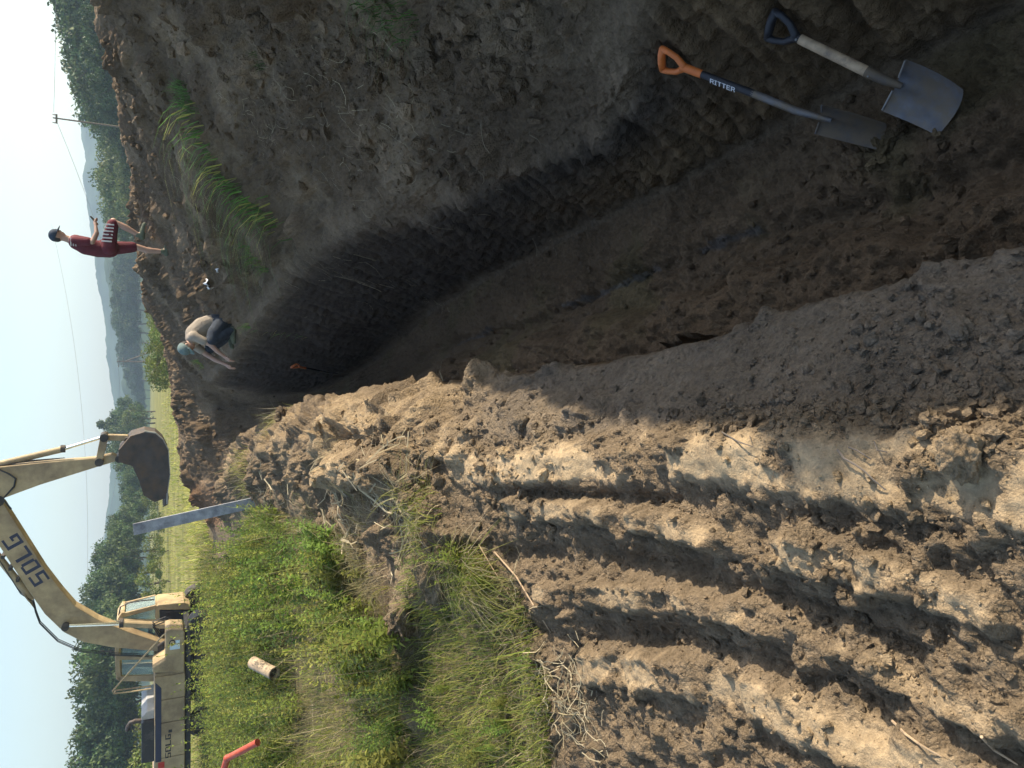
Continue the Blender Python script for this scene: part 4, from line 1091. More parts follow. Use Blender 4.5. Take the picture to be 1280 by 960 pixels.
MB().box((E(0, 200, dn)[0], -1.24, E(0, 205, dn)[1]), (E(7.5, 200, dn)[0], -1.226, E(0, 197, dn)[1])).build('tail_light', MATS['red_lens'], exc)
# block letters on a small grid, each stroke a proud bar
GLY = {'S': [(0, 6, 5, 7), (0, 4, 1.3, 6), (0, 3, 5, 4), (3.7, 1, 5, 3), (0, 0, 5, 1)],
       'D': [(0, 0, 1.4, 7), (1.4, 6, 4, 7), (1.4, 0, 4, 1), (3.7, .8, 5, 6.2)],
       'L': [(0, 0, 1.4, 7), (1.4, 0, 5, 1.1)],
       'G': [(0, 0, 1.4, 7), (1.4, 6, 5, 7), (1.4, 0, 5, 1), (3.7, 1, 5, 3.6), (2.6, 2.7, 3.7, 3.6)],
       'R': [(0, 0, 1.3, 7), (1.3, 6, 4.4, 7), (1.3, 3, 4.4, 4), (3.8, 4, 5, 6), (3.4, 1.4, 4.4, 3), (4, 0, 5.2, 1.6)],
       'I': [(0, 0, 3.4, .9), (1, .9, 2.4, 6.1), (0, 6.1, 3.4, 7)], 'T': [(0, 6, 5, 7), (1.8, 0, 3.2, 6)],
       'E': [(0, 0, 1.3, 7), (1.3, 6, 5, 7), (1.3, 3, 4.4, 4), (1.3, 0, 5, 1)]}
def lettering(word, org, ex, ey, en, size, adv, mat_, parent, name='lettering', depth=.004):
    """ex reading direction, ey letter up, en outwards"""
    ex, ey, en, org = Vector(ex), Vector(ey), Vector(en), Vector(org); x = 0
    for ch in word:
        m_ = MB()
        for (a, b, c, d) in GLY[ch]:
            q = [org + ex * ((x + i) * size) + ey * (j * size) for i, j in ((a, b), (c, b), (c, d), (a, d))]
            v = [tuple(k) for k in q] + [tuple(k + en * depth) for k in q]
            m_.add(v, [(0, 1, 2, 3), (4, 5, 6, 7), (0, 1, 5, 4), (1, 2, 6, 5), (2, 3, 7, 6), (3, 0, 4, 7)])
        m_.build(name, mat_, parent); x += adv if ch != 'I' else adv - 1.6
a = E3(14, 213, dn); b = E3(45, 213, dn); top_ = E3(14, 206, dn)
sz = (b[0] - a[0]) / 23.0
lettering('SDLG', (a[0], -1.2265, a[2]), (1, 0, 0), (0, 0, (top_[2] - a[2]) / (7 * sz)), (0, -1, 0), sz, 6.0, BK, exc)
# tool box in front
q = lambda u, v: E(u, v, dn)
MB().prism([q(124, 230), q(124, 190), q(131, 190), q(141, 206), q(178, 206), q(180, 212), q(180, 228), q(176, 230)], -1.22, -.5).build('tool_box', Yl, exc, bevel=.025)
c = E3(163, 214.5, dn)
MB().tube([(c[0], -1.215, c[2]), (c[0], -1.235, c[2])], .075, 18).build('filler_ring', BK, exc, smooth=True)
MB().tube([(c[0], -1.235, c[2]), (c[0], -1.245, c[2])], .05, 18).build('filler_cap', Yl, exc, smooth=True)
MB().box((E(123, 0, dn)[0] + .05, -1.229, E(0, 224, dn)[1]), (E(138, 0, dn)[0], -1.2215, E(0, 211.5, dn)[1])).build('sticker', MATS['sticker'], exc)
MB().tube([E3(103, 188, -1.1), E3(99, 160, -1.1), E3(97, 141, -1.1), E3(100, 139.5, -1.1), E3(135, 170, -1.1), E3(172, 203, -1.1), E3(175, 208, -1.1)], .02, 8).build('handrail', Yl, exc, smooth=True)
MB().tube([E3(97, 142, -1.1), E3(97, 143, -.35), E3(103, 188, -.35)], .02, 8).build('handrail', Yl, exc, smooth=True)
# engine cover, sloped cover, exhaust
e0, e1 = E(14, 190, -.6), E(66, 176, -.6)
MB().prism([(e0[0], zt - .03), (e1[0], zt - .03), (e1[0], e1[1] - .06), (e1[0] - .06, e1[1]), (e0[0], e1[1])], -.95, .9).build('engine_cover', BK, exc, bevel=.03)
MB().prism([(e1[0] + .003, zt - .03), (E(80, 188, -.6)[0], zt - .03), (E(78, 183, -.6)[0], E(78, 183, -.6)[1]), (E(70, 176.5, -.6)[0], e1[1]), (e1[0] + .003, e1[1])], -.9, .6).build('sloped_cover', MATS['white_paint'], exc, bevel=.02)
MB().tube([E3(57, 180, -.2), E3(56.5, 168, -.2), E3(54, 162, -.2), E3(49, 159, -.2), E3(44, 158.5, -.2)], [.06, .06, .06, .058, .055], 12).build('exhaust_pipe', MATS['bucket_steel'], exc, smooth=True)
# cab on the far side of the boom
cy0, cy1 = .32, 1.2
cm = .76
def ce(u, v): return E(u, v, cm)
cab = MB()
pillars = [[ce(113, 148), ce(119, 146), ce(121, 200), ce(112, 200)], [ce(140, 147), ce(145, 147), ce(145, 200), ce(140, 200)], [ce(193, 152), ce(199, 154), ce(209, 194), ce(204, 194)]]
cab.prism([ce(112, 152), ce(115, 145), ce(150, 143.5), ce(190, 146), ce(200, 152), ce(200, 156), ce(188, 151), ce(150, 149), ce(118, 151)], cy0, cy1)
for pl in pillars:
    cab.prism(pl, cy0, cy0 + .07); cab.prism(pl, cy1 - .07, cy1)
cab.prism([ce(112, 193), ce(208, 193), ce(208, 198), ce(112, 198)], cy0 - .002, cy1 + .002).prism([ce(203, 196), ce(209, 196), ce(212, 228), ce(209, 236), ce(203, 236)], cy0 - .002, cy1 + .002)
cabo = cab.build('cab', Yl, exc, bevel=.015)
MB().prism([ce(113, 199), ce(202, 199), ce(202, 235), ce(113, 235)], cy0, cy1).build('cab_base', BK, cabo, bevel=.01)
MB().prism([ce(121, 152), ce(141, 152), ce(141, 196), ce(122, 196)], cy0 + .025, cy0 + .035).build('window', MATS['cab_glass'], cabo)
MB().prism([ce(144, 152), ce(194, 155), ce(204, 193), ce(144, 193)], cy0 + .025, cy0 + .035).build('window', MATS['cab_glass'], cabo)
MB().prism([ce(197, 157), ce(198, 157), ce(208, 193), ce(207, 193)], cy0 + .08, cy1 - .08).build('windscreen', MATS['cab_glass'], cabo)
MB().prism([ce(114.5, 153), ce(115.5, 153), ce(115.5, 196), ce(114.5, 196)], cy0 + .08, cy1 - .08).build('rear_window', MATS['cab_glass'], cabo)
MB().tube([E3(190, 148, .5), E3(201, 150, .5), E3(206, 160, .5), E3(209, 178, .5), E3(210, 192, .5)], .02, 6).build('roof_guard', BK, cabo, smooth=True)
MB().box((ce(150, 200)[0], .55, ce(0, 196)[1]), (ce(165, 200)[0], .95, ce(0, 168)[1])).box((ce(150, 200)[0], .5, ce(0, 190)[1]), (ce(178, 200)[0], 1.0, ce(0, 184)[1])).build('seat', BK, cabo, bevel=.03)
# boom: welded box girder, bent
outer = [(342, -8), (336, 6), (298, 29), (252, 57), (225, 77), (205, 94), (188, 122), (172, 160), (156, 207)]
inner = [(311, -13), (286, -2), (228, 34), (195, 56), (172, 79), (159, 103), (152, 140), (148, 180), (146, 204)]
bo = MB().strip([E(u, v, -.2) for u, v in outer], [E(u, v, -.2) for u, v in inner], -.2, .2).build('boom', Yl, exc, bevel=.02)
for y0, y1 in ((-.225, -.195), (.195, .225)):
    MB().tube([E3(181, 82, 0)[:1] + (y0 - .03,) + E3(181, 82, 0)[2:], E3(181, 82, 0)[:1] + (y1 + .02,) + E3(181, 82, 0)[2:]], .085, 16).build('pin_boss', SD, bo, smooth=True)
MB().tube([E3(150, 204, -.45), E3(150, 204, .25)], .11, 16).build('boom_foot_pin', SD, exc, smooth=True)
MB().prism([E(135, 212, 0), E(170, 212, 0), E(160, 196, 0), E(142, 196, 0)], -.42, -.28).prism([E(135, 212, 0), E(170, 212, 0), E(160, 196, 0), E(142, 196, 0)], .24, .3).build('boom_bracket', SD, exc)
a = Vector(E3(240, 62, -.2)); b = Vector(E3(298, 22, -.2)); ex = (b - a); ex.y = 0; L = ex.length; ex.normalize(); ey = Vector((-ex.z, 0, ex.x))
lettering('SDLG', (a.x - ey.x * .02, -.2005, a.z - ey.z * .02), ex, ey * .95, (0, -1, 0), L / 24.5, 6.5, MATS['navy_paint'], bo)
for yy_ in (-.30, .30):
    r0 = E3(181, 82, yy_); r1 = E3(183, 150, yy_); r2 = E3(180, 226, yy_)
    cyl = MB().tube([r1, r2], .085, 14).build('boom_cylinder', Yl, exc, smooth=True)
    MB().tube([r0, r1], .042, 12).build('piston_rod', MATS['chrome'], cyl, smooth=True)
    MB().tube([tuple(np.array(r1) + np.array([0, 0, .03])), tuple(np.array(r1) - np.array([0, 0, .07]))], .1, 14).build('gland', SD, cyl, smooth=True)
    MB().tube([(r0[0], yy_ - .05, r0[2]), (r0[0], yy_ + .05, r0[2])], .08, 14).build('rod_eye', SD, cyl, smooth=True)
    MB().tube([tuple(np.array(r1) + np.array([.05, -.07, 0])), tuple(np.array(r2) + np.array([.05, -.07, .1]))], .014, 6).build('hydraulic_pipe', Yl, cyl, smooth=True)
# stick cylinder on top of the boom and hoses
s0 = E3(213, 40, 0); s1 = E3(285, -14, 0); s2 = E3(345, -42, 0)
sc_ = MB().tube([s0, s1], .085, 14).build('stick_cylinder', Yl, exc, smooth=True); MB().tube([s1, s2], .045, 12).build('piston_rod', MATS['chrome'], sc_, smooth=True)
MB().prism([E(203, 44, 0), E(222, 32, 0), E(216, 34, 0), E(211, 38, 0)], -.12, .12).build('cylinder_bracket', Yl, exc)
for k, yy_ in enumerate((-.1, -.03, .06)):
    MB().tube([(p_[0], yy_, p_[2]) for p_ in (E3(290, -14 + k, 0), E3(222, 27, 0), E3(212, 42, 0), E3(198, 45, 0), E3(184, 50, 0), E3(161, 72, 0), E3(148, 100, 0), E3(143, 140, 0), E3(141, 185, 0))], .010, 6).build('hydraulic_hose', MATS['black_rubber'], exc, smooth=True)
# stick, bucket cylinder, links
st_out = [(352, -22), (376, -14), (380, 0), (386, 60), (391, 118), (396, 140), (393, 147)]
st_in = [(330, -18), (333, -2), (341, 6), (358, 52), (380, 122), (386, 142), (388, 147)]
stk = MB().strip([E(u, v, -.16) for u, v in st_out], [E(u, v, -.16) for u, v in st_in], -.16, .16).build('stick', Yl, exc, bevel=.02)
MB().tube([E3(338, 0, -.24), E3(338, 0, .24)], .13, 16).build('elbow_pin', SD, stk, smooth=True)
b0 = E3(382, -2, 0); b1 = E3(402, 82, 0); b2 = E3(417, 131, 0)
bc = MB().tube([b0, b1], .08, 14).build('bucket_cylinder', Yl, exc, smooth=True); MB().tube([b1, b2], .04, 12).build('piston_rod', MATS['chrome'], bc, smooth=True)
MB().tube([tuple(np.array(b1) + np.array([0, 0, .08])), tuple(np.array(b1) - np.array([0, 0, .02]))], .095, 14).build('gland', SD, bc, smooth=True)
for yy_ in (-.2, .2):
    MB().strip([E(386, 120, 0), E(416, 126, 0)], [E(387, 129, 0), E(417, 136, 0)], yy_ - .03, yy_ + .03).build('link', Yl, exc, bevel=.01)
MB().strip([E(413, 130, 0), E(412, 160, 0)], [E(420, 130, 0), E(419, 160, 0)], -.1, .1).build('link', Yl, exc, bevel=.02)
for u, v, r in ((387, 125, .1), (417, 131, .1), (391, 149, .09), (414, 160, .08)):
    MB().tube([E3(u, v, 0)[:1] + (-.27,) + E3(u, v, 0)[2:], E3(u, v, 0)[:1] + (.27,) + E3(u, v, 0)[2:]], r, 16).build('pin', SD, exc, smooth=True)
MB().tube([E3(381, -6, -.2), E3(372, 14, -.22), E3(366, 22, -.2), E3(356, 20, -.18), E3(341, 6, -.24), E3(328, 16, -.2)], .022, 6).build('hydraulic_hose', MATS['black_rubber'], exc, smooth=True)
for k, yy_ in enumerate((-.08, 0, .08)):
    MB().tube([(q_[0], yy_, q_[2]) for q_ in (E3(356, -26, 0), E3(378, -16, 0), E3(383, 4, 0), E3(387, 40, 0), E3(390, 70 + 6 * k, 0))], .012, 6).build('hydraulic_hose', MATS['black_rubber'], exc, smooth=True)
for k in range(3):
    MB().tube([E3(172 - 4 * k, 200, -.3), E3(186 - 3 * k, 190, -.42), E3(192 - 3 * k, 206, -.4), E3(184 - 2 * k, 222, -.4)], .016, 6).build('hydraulic_hose', MATS['black_rubber'], exc, smooth=True)
for t_ in (.25, .5, .75):
    q_ = Vector(E3(224, 32, -.2)).lerp(Vector(E3(283, -4, -.2)), t_); MB().box((q_.x - .04, -.24, q_.z - .03), (q_.x + .04, .1, q_.z + .04)).build('hose_clamp', SD, exc)
# bucket: side plates, curved shell, lip and teeth
BS = MATS['bucket_steel']
back = [(390, 149), (404, 149), (421, 163), (426, 180), (424, 193), (416, 202), (404, 208), (375, 210), (346, 206)]
mouth = [(341, 192), (349, 179), (368, 173), (385, 165)]
poly = [E(u, v, 0) for u, v in back + mouth]
for y0, y1 in ((-.52, -.485), (.485, .52)):
    bsp = MB().prism(poly, y0, y1).build('bucket_side', BS, exc, bevel=.008)
sh_o = [E(u, v, 0) for u, v in back[1:]]
cx_, cz_ = np.mean([p_[0] for p_ in poly]), np.mean([p_[1] for p_ in poly])
sh_i = [(x + (cx_ - x) * .06, z + (cz_ - z) * .06) for x, z in sh_o]
MB().strip(sh_o, sh_i, -.484, .484).build('bucket_shell', BS, exc)
MB().strip([(x + (x - cx_) * .035, z + (z - cz_) * .035) for x, z in sh_o[2:]], sh_o[2:], -.53, -.40).build('wear_strip', MATS['bright_steel'], exc)
lp = E(346, 207, 0); l2_ = E(340, 193, 0)
MB().box((l2_[0] - .05, -.53, lp[1] - .03), (lp[0] + .12, .53, lp[1] + .02)).build('cutting_edge', MATS['bright_steel'], exc, bevel=.008)
for k in range(5):
    y = -.45 + k * .225
    MB().prism([(lp[0] + .02, lp[1] - .045), (lp[0] + .02, lp[1] + .045), (l2_[0] - .05, lp[1] + .06), (l2_[0] - .13, lp[1] + .10), (l2_[0] - .07, lp[1] - .02)], y - .045, y + .045).build('tooth', BS, exc, bevel=.006)
MB().prism([E(388, 146, 0), E(412, 156, 0), E(416, 166, 0), E(388, 168, 0)], -.22, -.17).prism([E(388, 146, 0), E(412, 156, 0), E(416, 166, 0), E(388, 168, 0)], .17, .22).build('bucket_ear', BS, exc)
exc.rotation_euler = (0, 0, R(-5)); exc.location.z = h1(EX0, EXY) - .01

# ------------------------------------------------------------------ shovels
def shovel(top_px, tip_px, style, label, L=None, lift=.08, tip_in=.02):
    P = hit(*top_px); Q = hit(*tip_px)
    ax = (Q - P).normalized(); tocam = (Vector((0, 0, EYE)) - P).normalized()
    sl_ = Vector((-(h1(P.x + .08, P.y) - h1(P.x - .08, P.y)) / .16, -(h1(P.x, P.y + .08) - h1(P.x, P.y - .08)) / .16, 1)).normalized()
    n = tocam * .35 + sl_ * .65; n = (n - ax * n.dot(ax)).normalized(); w = ax.cross(n)          # w: across, n: facing out
    L = (Q - P).length if L is None else L
    P = P + n * lift
    Mx = Matrix((w, ax, n)).transposed().to_4x4(); Mx.translation = P
    root = empty('shovel', (0, 0, 0)); root.matrix_world = Mx
    tag(root, label, 'shovel')
    gw = .058; hm_ = MATS['orange_plastic'] if style == 'orange' else BK
    g = MB()
    g.tube([(-gw, 0, 0), (-.02, -.004, 0), (.02, -.004, 0), (gw, 0, 0)], [.0165, .019, .019, .0165], 12)
    for s in (-1, 1):
        g.tube([(s * gw, 0, 0), (s * gw * .98, .03, 0), (s * gw * .72, .075, 0), (s * .012, .108, 0), (0, .125, 0)], [.0165, .014, .014, .016, .017], 10)
    g.ball((-gw, 0, 0), .0165, 10, 6).ball((gw, 0, 0), .0165, 10, 6)
    g.build('grip', hm_, root, smooth=True, autosmooth=False)
    bw = .17 if style == 'orange' else .235; bl = L * (.25 if style == 'orange' else .30); b0_ = .745 if style == 'orange' else .69
    if style == 'orange':
        MB().tube([(0, .10, 0), (0, L * .2, 0)], [.0195, .0185], 14).build('grip_socket', hm_, root, smooth=True)
        MB().tube([(0, L * .19, 0), (0, L * .45, 0)], .0165, 14).build('shaft', BK, root, smooth=True)
        MB().tube([(0, L * .44, 0), (0, L * .52, .002), (0, L * .64, .006), (0, L * .79, -.012)], [.0165, .0165, .016, .010], 12).build('metal_shaft', MATS['shovel_steel'], root, smooth=True)
    else:
        MB().tube([(0, .10, 0), (0, L * .175, 0)], [.016, .0175], 14).build('grip_socket', hm_, root, smooth=True)
        MB().tube([(0, L * .17, 0), (0, L * .55, 0)], [.0195, .0205], 16).build('wooden_shaft', MATS['wood_handle'], root, smooth=True)
        MB().tube([(0, L * .54, 0), (0, L * .63, .0), (0, L * .72, -.012)], [.0215, .019, .012], 12).build('blade_socket', MATS['dark_shovel_steel'], root, smooth=True)
        MB().ball((-.004, L * .16, .019), .005, 8, 6).build('rivet', MATS['bright_steel'], root, smooth=True); MB().ball((0, L * .565, .022), .004, 8, 6).build('rivet', MATS['bright_steel'], root, smooth=True)
    # dished blade
    nx, ny = 14, 12; V, F = [], []
    for side in (0, 1):
        for j in range(ny + 1):
            t = j / ny; hw = bw * .5 * (1 - .10 * t ** 2)
            for i in range(nx + 1):
                s = i / nx * 2 - 1; y = L * b0_ + bl * t * (1 - (.05 if style != 'orange' else .02) * s * s * t)
                z = -.022 + .030 * abs(s) ** 2.2 + .012 * math.exp(-(s / .16) ** 2) * (1 - t) ** 2 - .01 * math.sin(t * 3) - (.03 * t * t if style == 'orange' else 0)
                V.append((s * hw, y, z - .002 * side))
    o_ = (nx + 1) * (ny + 1)
    for j in range(ny):
        for i in range(nx):
            a_ = j * (nx + 1) + i; F.append((a_, a_ + 1, a_ + nx + 2, a_ + nx + 1)); F.append((o_ + a_, o_ + a_ + nx + 1, o_ + a_ + nx + 2, o_ + a_ + 1))
    ring = [i for i in range(nx + 1)] + [j * (nx + 1) + nx for j in range(1, ny + 1)] + [ny * (nx + 1) + i for i in range(nx - 1, -1, -1)] + [j * (nx + 1) for j in range(ny - 1, 0, -1)]
    for k in range(len(ring)): a_, b_ = ring[k], ring[(k + 1) % len(ring)]; F.append((a_, o_ + a_, o_ + b_, b_))
    bld = MB().add(V, F).build('blade', MATS['shovel_steel' if style != 'orange' else 'dark_shovel_steel'], root, smooth=True)
    for s in (-1, 1):                                # rolled foot treads
        MB().tube([(s * .03, L * b0_, -.012 + .004), (s * bw * .48, L * b0_, .008)], .004, 8).build('tread', MATS['bright_steel' if style != 'orange' else 'shovel_steel'], bld, smooth=True)
    return root, L
sv, L = shovel((840, 60), (1112, 160), 'orange', 'orange-handled spade leaning on the trench wall with its blade in soil')
# printed name along the black shaft, reading from grip to blade: letters wrap on the shaft's face
s_ = L * .118 / 33
lettering('RITTER', (s_ * 3.5, L * .25, .0168), (0, 1, 0), (-1, 0, 0), (0, 0, 1), s_, 6.0, MATS['white_print'], sv, 'printed_letter', .0012)
shovel((978, 20), (1208, 130), 'wood', 'wooden-shaft shovel with black grip and clean steel blade in the trench')
shovel((366, 453), (434, 467), 'orange', 'distant orange-gripped spade leaning below the crouching man', lift=.06)

# ------------------------------------------------------------------ people
def person_mesh(name, mt, parent, chains, balls=(), voxel=.011, smooth=4):
    """overlapping tapered limbs fused into one continuous skin"""
    m_ = MB()
    for pts, rad in chains:
        P = [Vector(p_) for p_ in pts]
        # resample smoothly
        m_.tube(P, rad, 12)
        for p_, r_ in zip(P, rad): m_.ball(p_, r_, 12, 8)
    for c_, r_, *rot in balls: m_.ball(c_, r_, 16, 10, rot[0] if rot else None)
    me = bpy.data.meshes.new(name); me.from_pydata(m_.v, [], m_.f); me.update(); me.validate()
    bm = bmesh.new(); bm.from_mesh(me); bmesh.ops.recalc_face_normals(bm, faces=bm.faces); bm.to_mesh(me); bm.free()
    o = bpy.data.objects.new(name, me); COL.objects.link(o); me.materials.append(mt); o.parent = parent
    r_ = o.modifiers.new('fuse', 'REMESH'); r_.mode = 'VOXEL'; r_.voxel_size = voxel; r_.use_smooth_shade = True
    s_ = o.modifiers.new('smooth', 'SMOOTH'); s_.iterations = smooth; s_.factor = .5
    return o
def hand_chains(wr, d, up, size=1.0, curl=.5):
    """palm, four fingers and a thumb from the wrist along d"""
    d = Vector(d).normalized(); up = Vector(up); up = (up - d * up.dot(d)).normalized(); s = d.cross(up); wr = Vector(wr); ch = []
    pm = wr + d * .085 * size
    ch.append(([wr, wr + d * .04 * size, pm], [.026 * size, .03 * size, .03 * size]))
    for k, (o_, l_) in enumerate(((-.03, .06), (-.01, .075), (.01, .078), (.03, .066))):
        b_ = pm + s * o_ * size; m1 = b_ + (d - up * curl * .5).normalized() * l_ * .55 * size; m2 = m1 + (d - up * curl * 1.6).normalized() * l_ * .5 * size
        ch.append(([b_, m1, m2], [.0125 * size, .011 * size, .010 * size]))
    t0 = wr + d * .03 * size - s * .028 * size; t1 = t0 + (d * .6 - s * .8).normalized() * .035 * size; t2 = t1 + (d - up * .5).normalized() * .03 * size
    ch.append(([t0, t1, t2], [.014 * size, .012 * size, .011 * size])); return ch
def head(c, face, up, r=1.0):
    """skull, jaw, nose, ears, neck-ready; returns chains, balls"""
    f = Vector(face).normalized(); u = Vector(up); u = (u - f * u.dot(f)).normalized(); s = f.cross(u); c = Vector(c)
    rot = Matrix((f, s, u)).transposed()
    B = [(c, (.098 * r, .076 * r, .108 * r), rot), (c + f * .028 - u * .062, (.066 * r, .056 * r, .062 * r), rot), (c + f * .098 - u * .02, (.018, .013, .022), rot),
         (c + s * .076 - u * .012, (.018, .010, .03), rot), (c - s * .076 - u * .012, (.018, .010, .03), rot), (c + f * .085 - u * .068, (.014, .024, .009), rot), (c + f * .085 + u * .012, (.016, .045, .01), rot)]
    return B, f, s, u, rot, c
def cap(parent, hd, mt, brim=.085, tilt=0.0):
    B, f, s, u, rot, c = hd
    m_ = MB(); n, nv = 20, 7
    V, F = [], []
    for j in range(nv + 1):
        th = (math.pi / 2 + .12) * j / nv
        for i in range(n):
            ph = 2 * math.pi * i / n
            V.append(tuple(c + u * .018 + rot @ Vector((math.sin(th) * math.cos(ph) * .109, math.sin(th) * math.sin(ph) * .088, math.cos(th) * .108))))
    for j in range(nv):
        for i in range(n): F.append((j * n + i, j * n + (i + 1) % n, (j + 1) * n + (i + 1) % n, (j + 1) * n + i))
    m_.add(V, F); co = m_.build('cap', mt, parent, smooth=True, autosmooth=False)
    md = co.modifiers.new('thick', 'SOLIDIFY'); md.thickness = .004
    V, F = [], []
    for k in range(9):
        a_ = -1.0 + 2.0 * k / 8
        for q_ in (0, 1): 
            rr = .098 + q_ * brim * math.cos(a_ * .9)
            V.append(tuple(c + f * rr * math.cos(a_) + s * (.085 + q_ * .012) * math.sin(a_) + u * (.03 - q_ * .022)))
    for k in range(8): F.append((2 * k, 2 * k + 1, 2 * k + 3, 2 * k + 2))
    vo = MB().add(V, F).build('visor', mt, co, smooth=True); md = vo.modifiers.new('thick', 'SOLIDIFY'); md.thickness = .005
def face_bits(parent, hd, hair=True):
    B, f, s, u, rot, c = hd
    for k in (-1, 1):
        MB().ball(c + f * .088 + s * k * .03 - u * .004, (.008, .011, .006), 8, 6, rot).build('eye', MATS['hair'], parent, smooth=True)
    MB().ball(c + f * .088 - u * .068, (.008, .022, .004), 8, 6, rot).build('mouth', MATS['shirt_red'], parent, smooth=True)
    if hair: MB().ball(c - f * .022 + u * .0, (.084, .083, .09), 16, 10, rot).build('hair', MATS['hair'], parent, smooth=True)

def walking_man():
    foot = hit(211, 313); gz = foot.z
    sc_m = (foot.y / 1.11) * 130 / 967 / 1.80
    root = empty('person', (foot.x, foot.y, gz)); tag(root, 'man in dark red shirt and striped shorts striding up the heap, dark cap', 'person')
    # facing +X, near side is -Y
    hip = Vector((-.02, 0, .98)); 
    hd = head((.115, -.01, 1.70), (1, -.25, -.32), (.25, 0, 1))
    LS, RS = Vector((.055, .175, 1.44)), Vector((.045, -.175, 1.43))
    knR, anR = Vector((.42, -.10, .86)), Vector((.22, -.10, .47))
    knL, anL = Vector((.03, .09, .52)), Vector((-.02, .09, .09))
    chains = [([(-.03, 0, .95), (-.05, 0, 1.10), (-.01, 0, 1.28), (.03, 0, 1.40), (.07, -.005, 1.53), (.09, -.008, 1.60)], [.13, .12, .135, .12, .06, .055]),
              ([LS, (.06, 0, 1.43), RS], [.06, .10, .06]),
              ([(-.02, -.095, .95), (.2, -.105, .93), knR, (.33, -.10, .68), anR], [.092, .082, .058, .056, .036]),
              ([(-.03, .09, .94), (.0, .09, .74), knL, (-.02, .09, .34), anL], [.092, .078, .055, .055, .037]),
              ([anR, anR + Vector((.06, 0, -.07)), anR + Vector((.17, 0, -.10))], [.038, .038, .03]),
              ([anL, anL + Vector((.05, 0, -.05)), anL + Vector((.17, 0, -.055))], [.038, .038, .03]),
              ([RS, (.04, -.24, 1.17)], [.052, .042]), ([(.04, -.24, 1.17), (.2, -.21, 1.11), (.31, -.16, 1.12)], [.042, .036, .026]),
              ([LS, (.07, .24, 1.18)], [.052, .042]), ([(.07, .24, 1.18), (.22, .17, 1.12), (.31, .06, 1.13)], [.042, .036, .026])]
    chains += hand_chains((.31, -.16, 1.12), (.75, .45, .12), (0, .2, 1), 1.0, .7) + hand_chains((.31, .06, 1.13), (.8, -.35, .1), (0, -.2, 1), 1.0, .6)
    body_ = person_mesh('body', MATS['skin'], root, chains, hd[0])
    sh = person_mesh('shirt', MATS['shirt_red'], root, [
        ([(-.04, 0, .93), (-.055, 0, 1.10), (-.015, 0, 1.28), (.03, 0, 1.41)], [.155, .145, .155, .128]),
        ([LS, (.055, 0, 1.43), RS], [.078, .105, .078]), ([RS, (.042, -.225, 1.24)], [.078, .07]), ([LS, (.065, .225, 1.25)], [.078, .07])], (), .014, 5)
    for k, y in ((0, -.19), (1, .19)):
        for j in range(3):
            z = 1.475 - j * .035
            MB().box((.02 - .065, y - .035 if y < 0 else y - .03, z), (.02 + .07, y + .03 if y < 0 else y + .035, z + .014)).build('shoulder_stripe', MATS['stripe_white'], sh, bevel=.004)
    so = person_mesh('shorts', MATS['shirt_red'], root, [
        ([(-.03, 0, 1.0), (-.03, 0, .92)], [.148, .15]),
        ([(-.03, -.09, .93), (.18, -.105, .91), (.37, -.105, .87)], [.125, .112, .092]), ([(-.03, .09, .93), (.0, .09, .72), (.02, .09, .58)], [.125, .108, .095])], (), .014, 5)
    for j in range(6):                               # white bars down the outside of the lifted thigh
        t = j / 5; x = .06 + .28 * t; z = .955 - .035 * t
        MB().box((x, -.222 + .025 * t, z - .075), (x + .024, -.20 + .03 * t, z + .085 - .02 * t)).build('shorts_stripe', MATS['stripe_white'], so, bevel=.005)
    for an, nm in ((anR, 'R'), (anL, 'L')):
        d0 = Vector((.07, 0, -.055))
        person_mesh('shoe', MATS['shoe'], root, [([an + Vector((-.04, 0, -.05)), an + d0, an + Vector((.19, 0, -.085 if nm == 'R' else -.06))], [.045, .048, .036]), ([an + Vector((0, 0, .02)), an + Vector((0, 0, -.04))], [.045, .045])], (), .012, 3)
    face_bits(body_, hd); cap(root, hd, MATS['cap_dark'])
    root.scale = (sc_m,) * 3; root.rotation_euler = (0, 0, R(-6))
    ph = MB().box((-.045, -.006, -.075), (.045, .006, .075)).build('phone', MATS['phone'], None, bevel=.006)
    M_ = Matrix.Translation(root.location) @ Matrix.Rotation(R(-6), 4, 'Z') @ Matrix.Scale(sc_m, 4)
    ph.location = M_ @ Vector((.41, -.06, 1.15)); ph.rotation_euler = (.9, .2, 1.4); tag(ph, 'black phone in the hands of the man in red', 'phone')
walking_man()

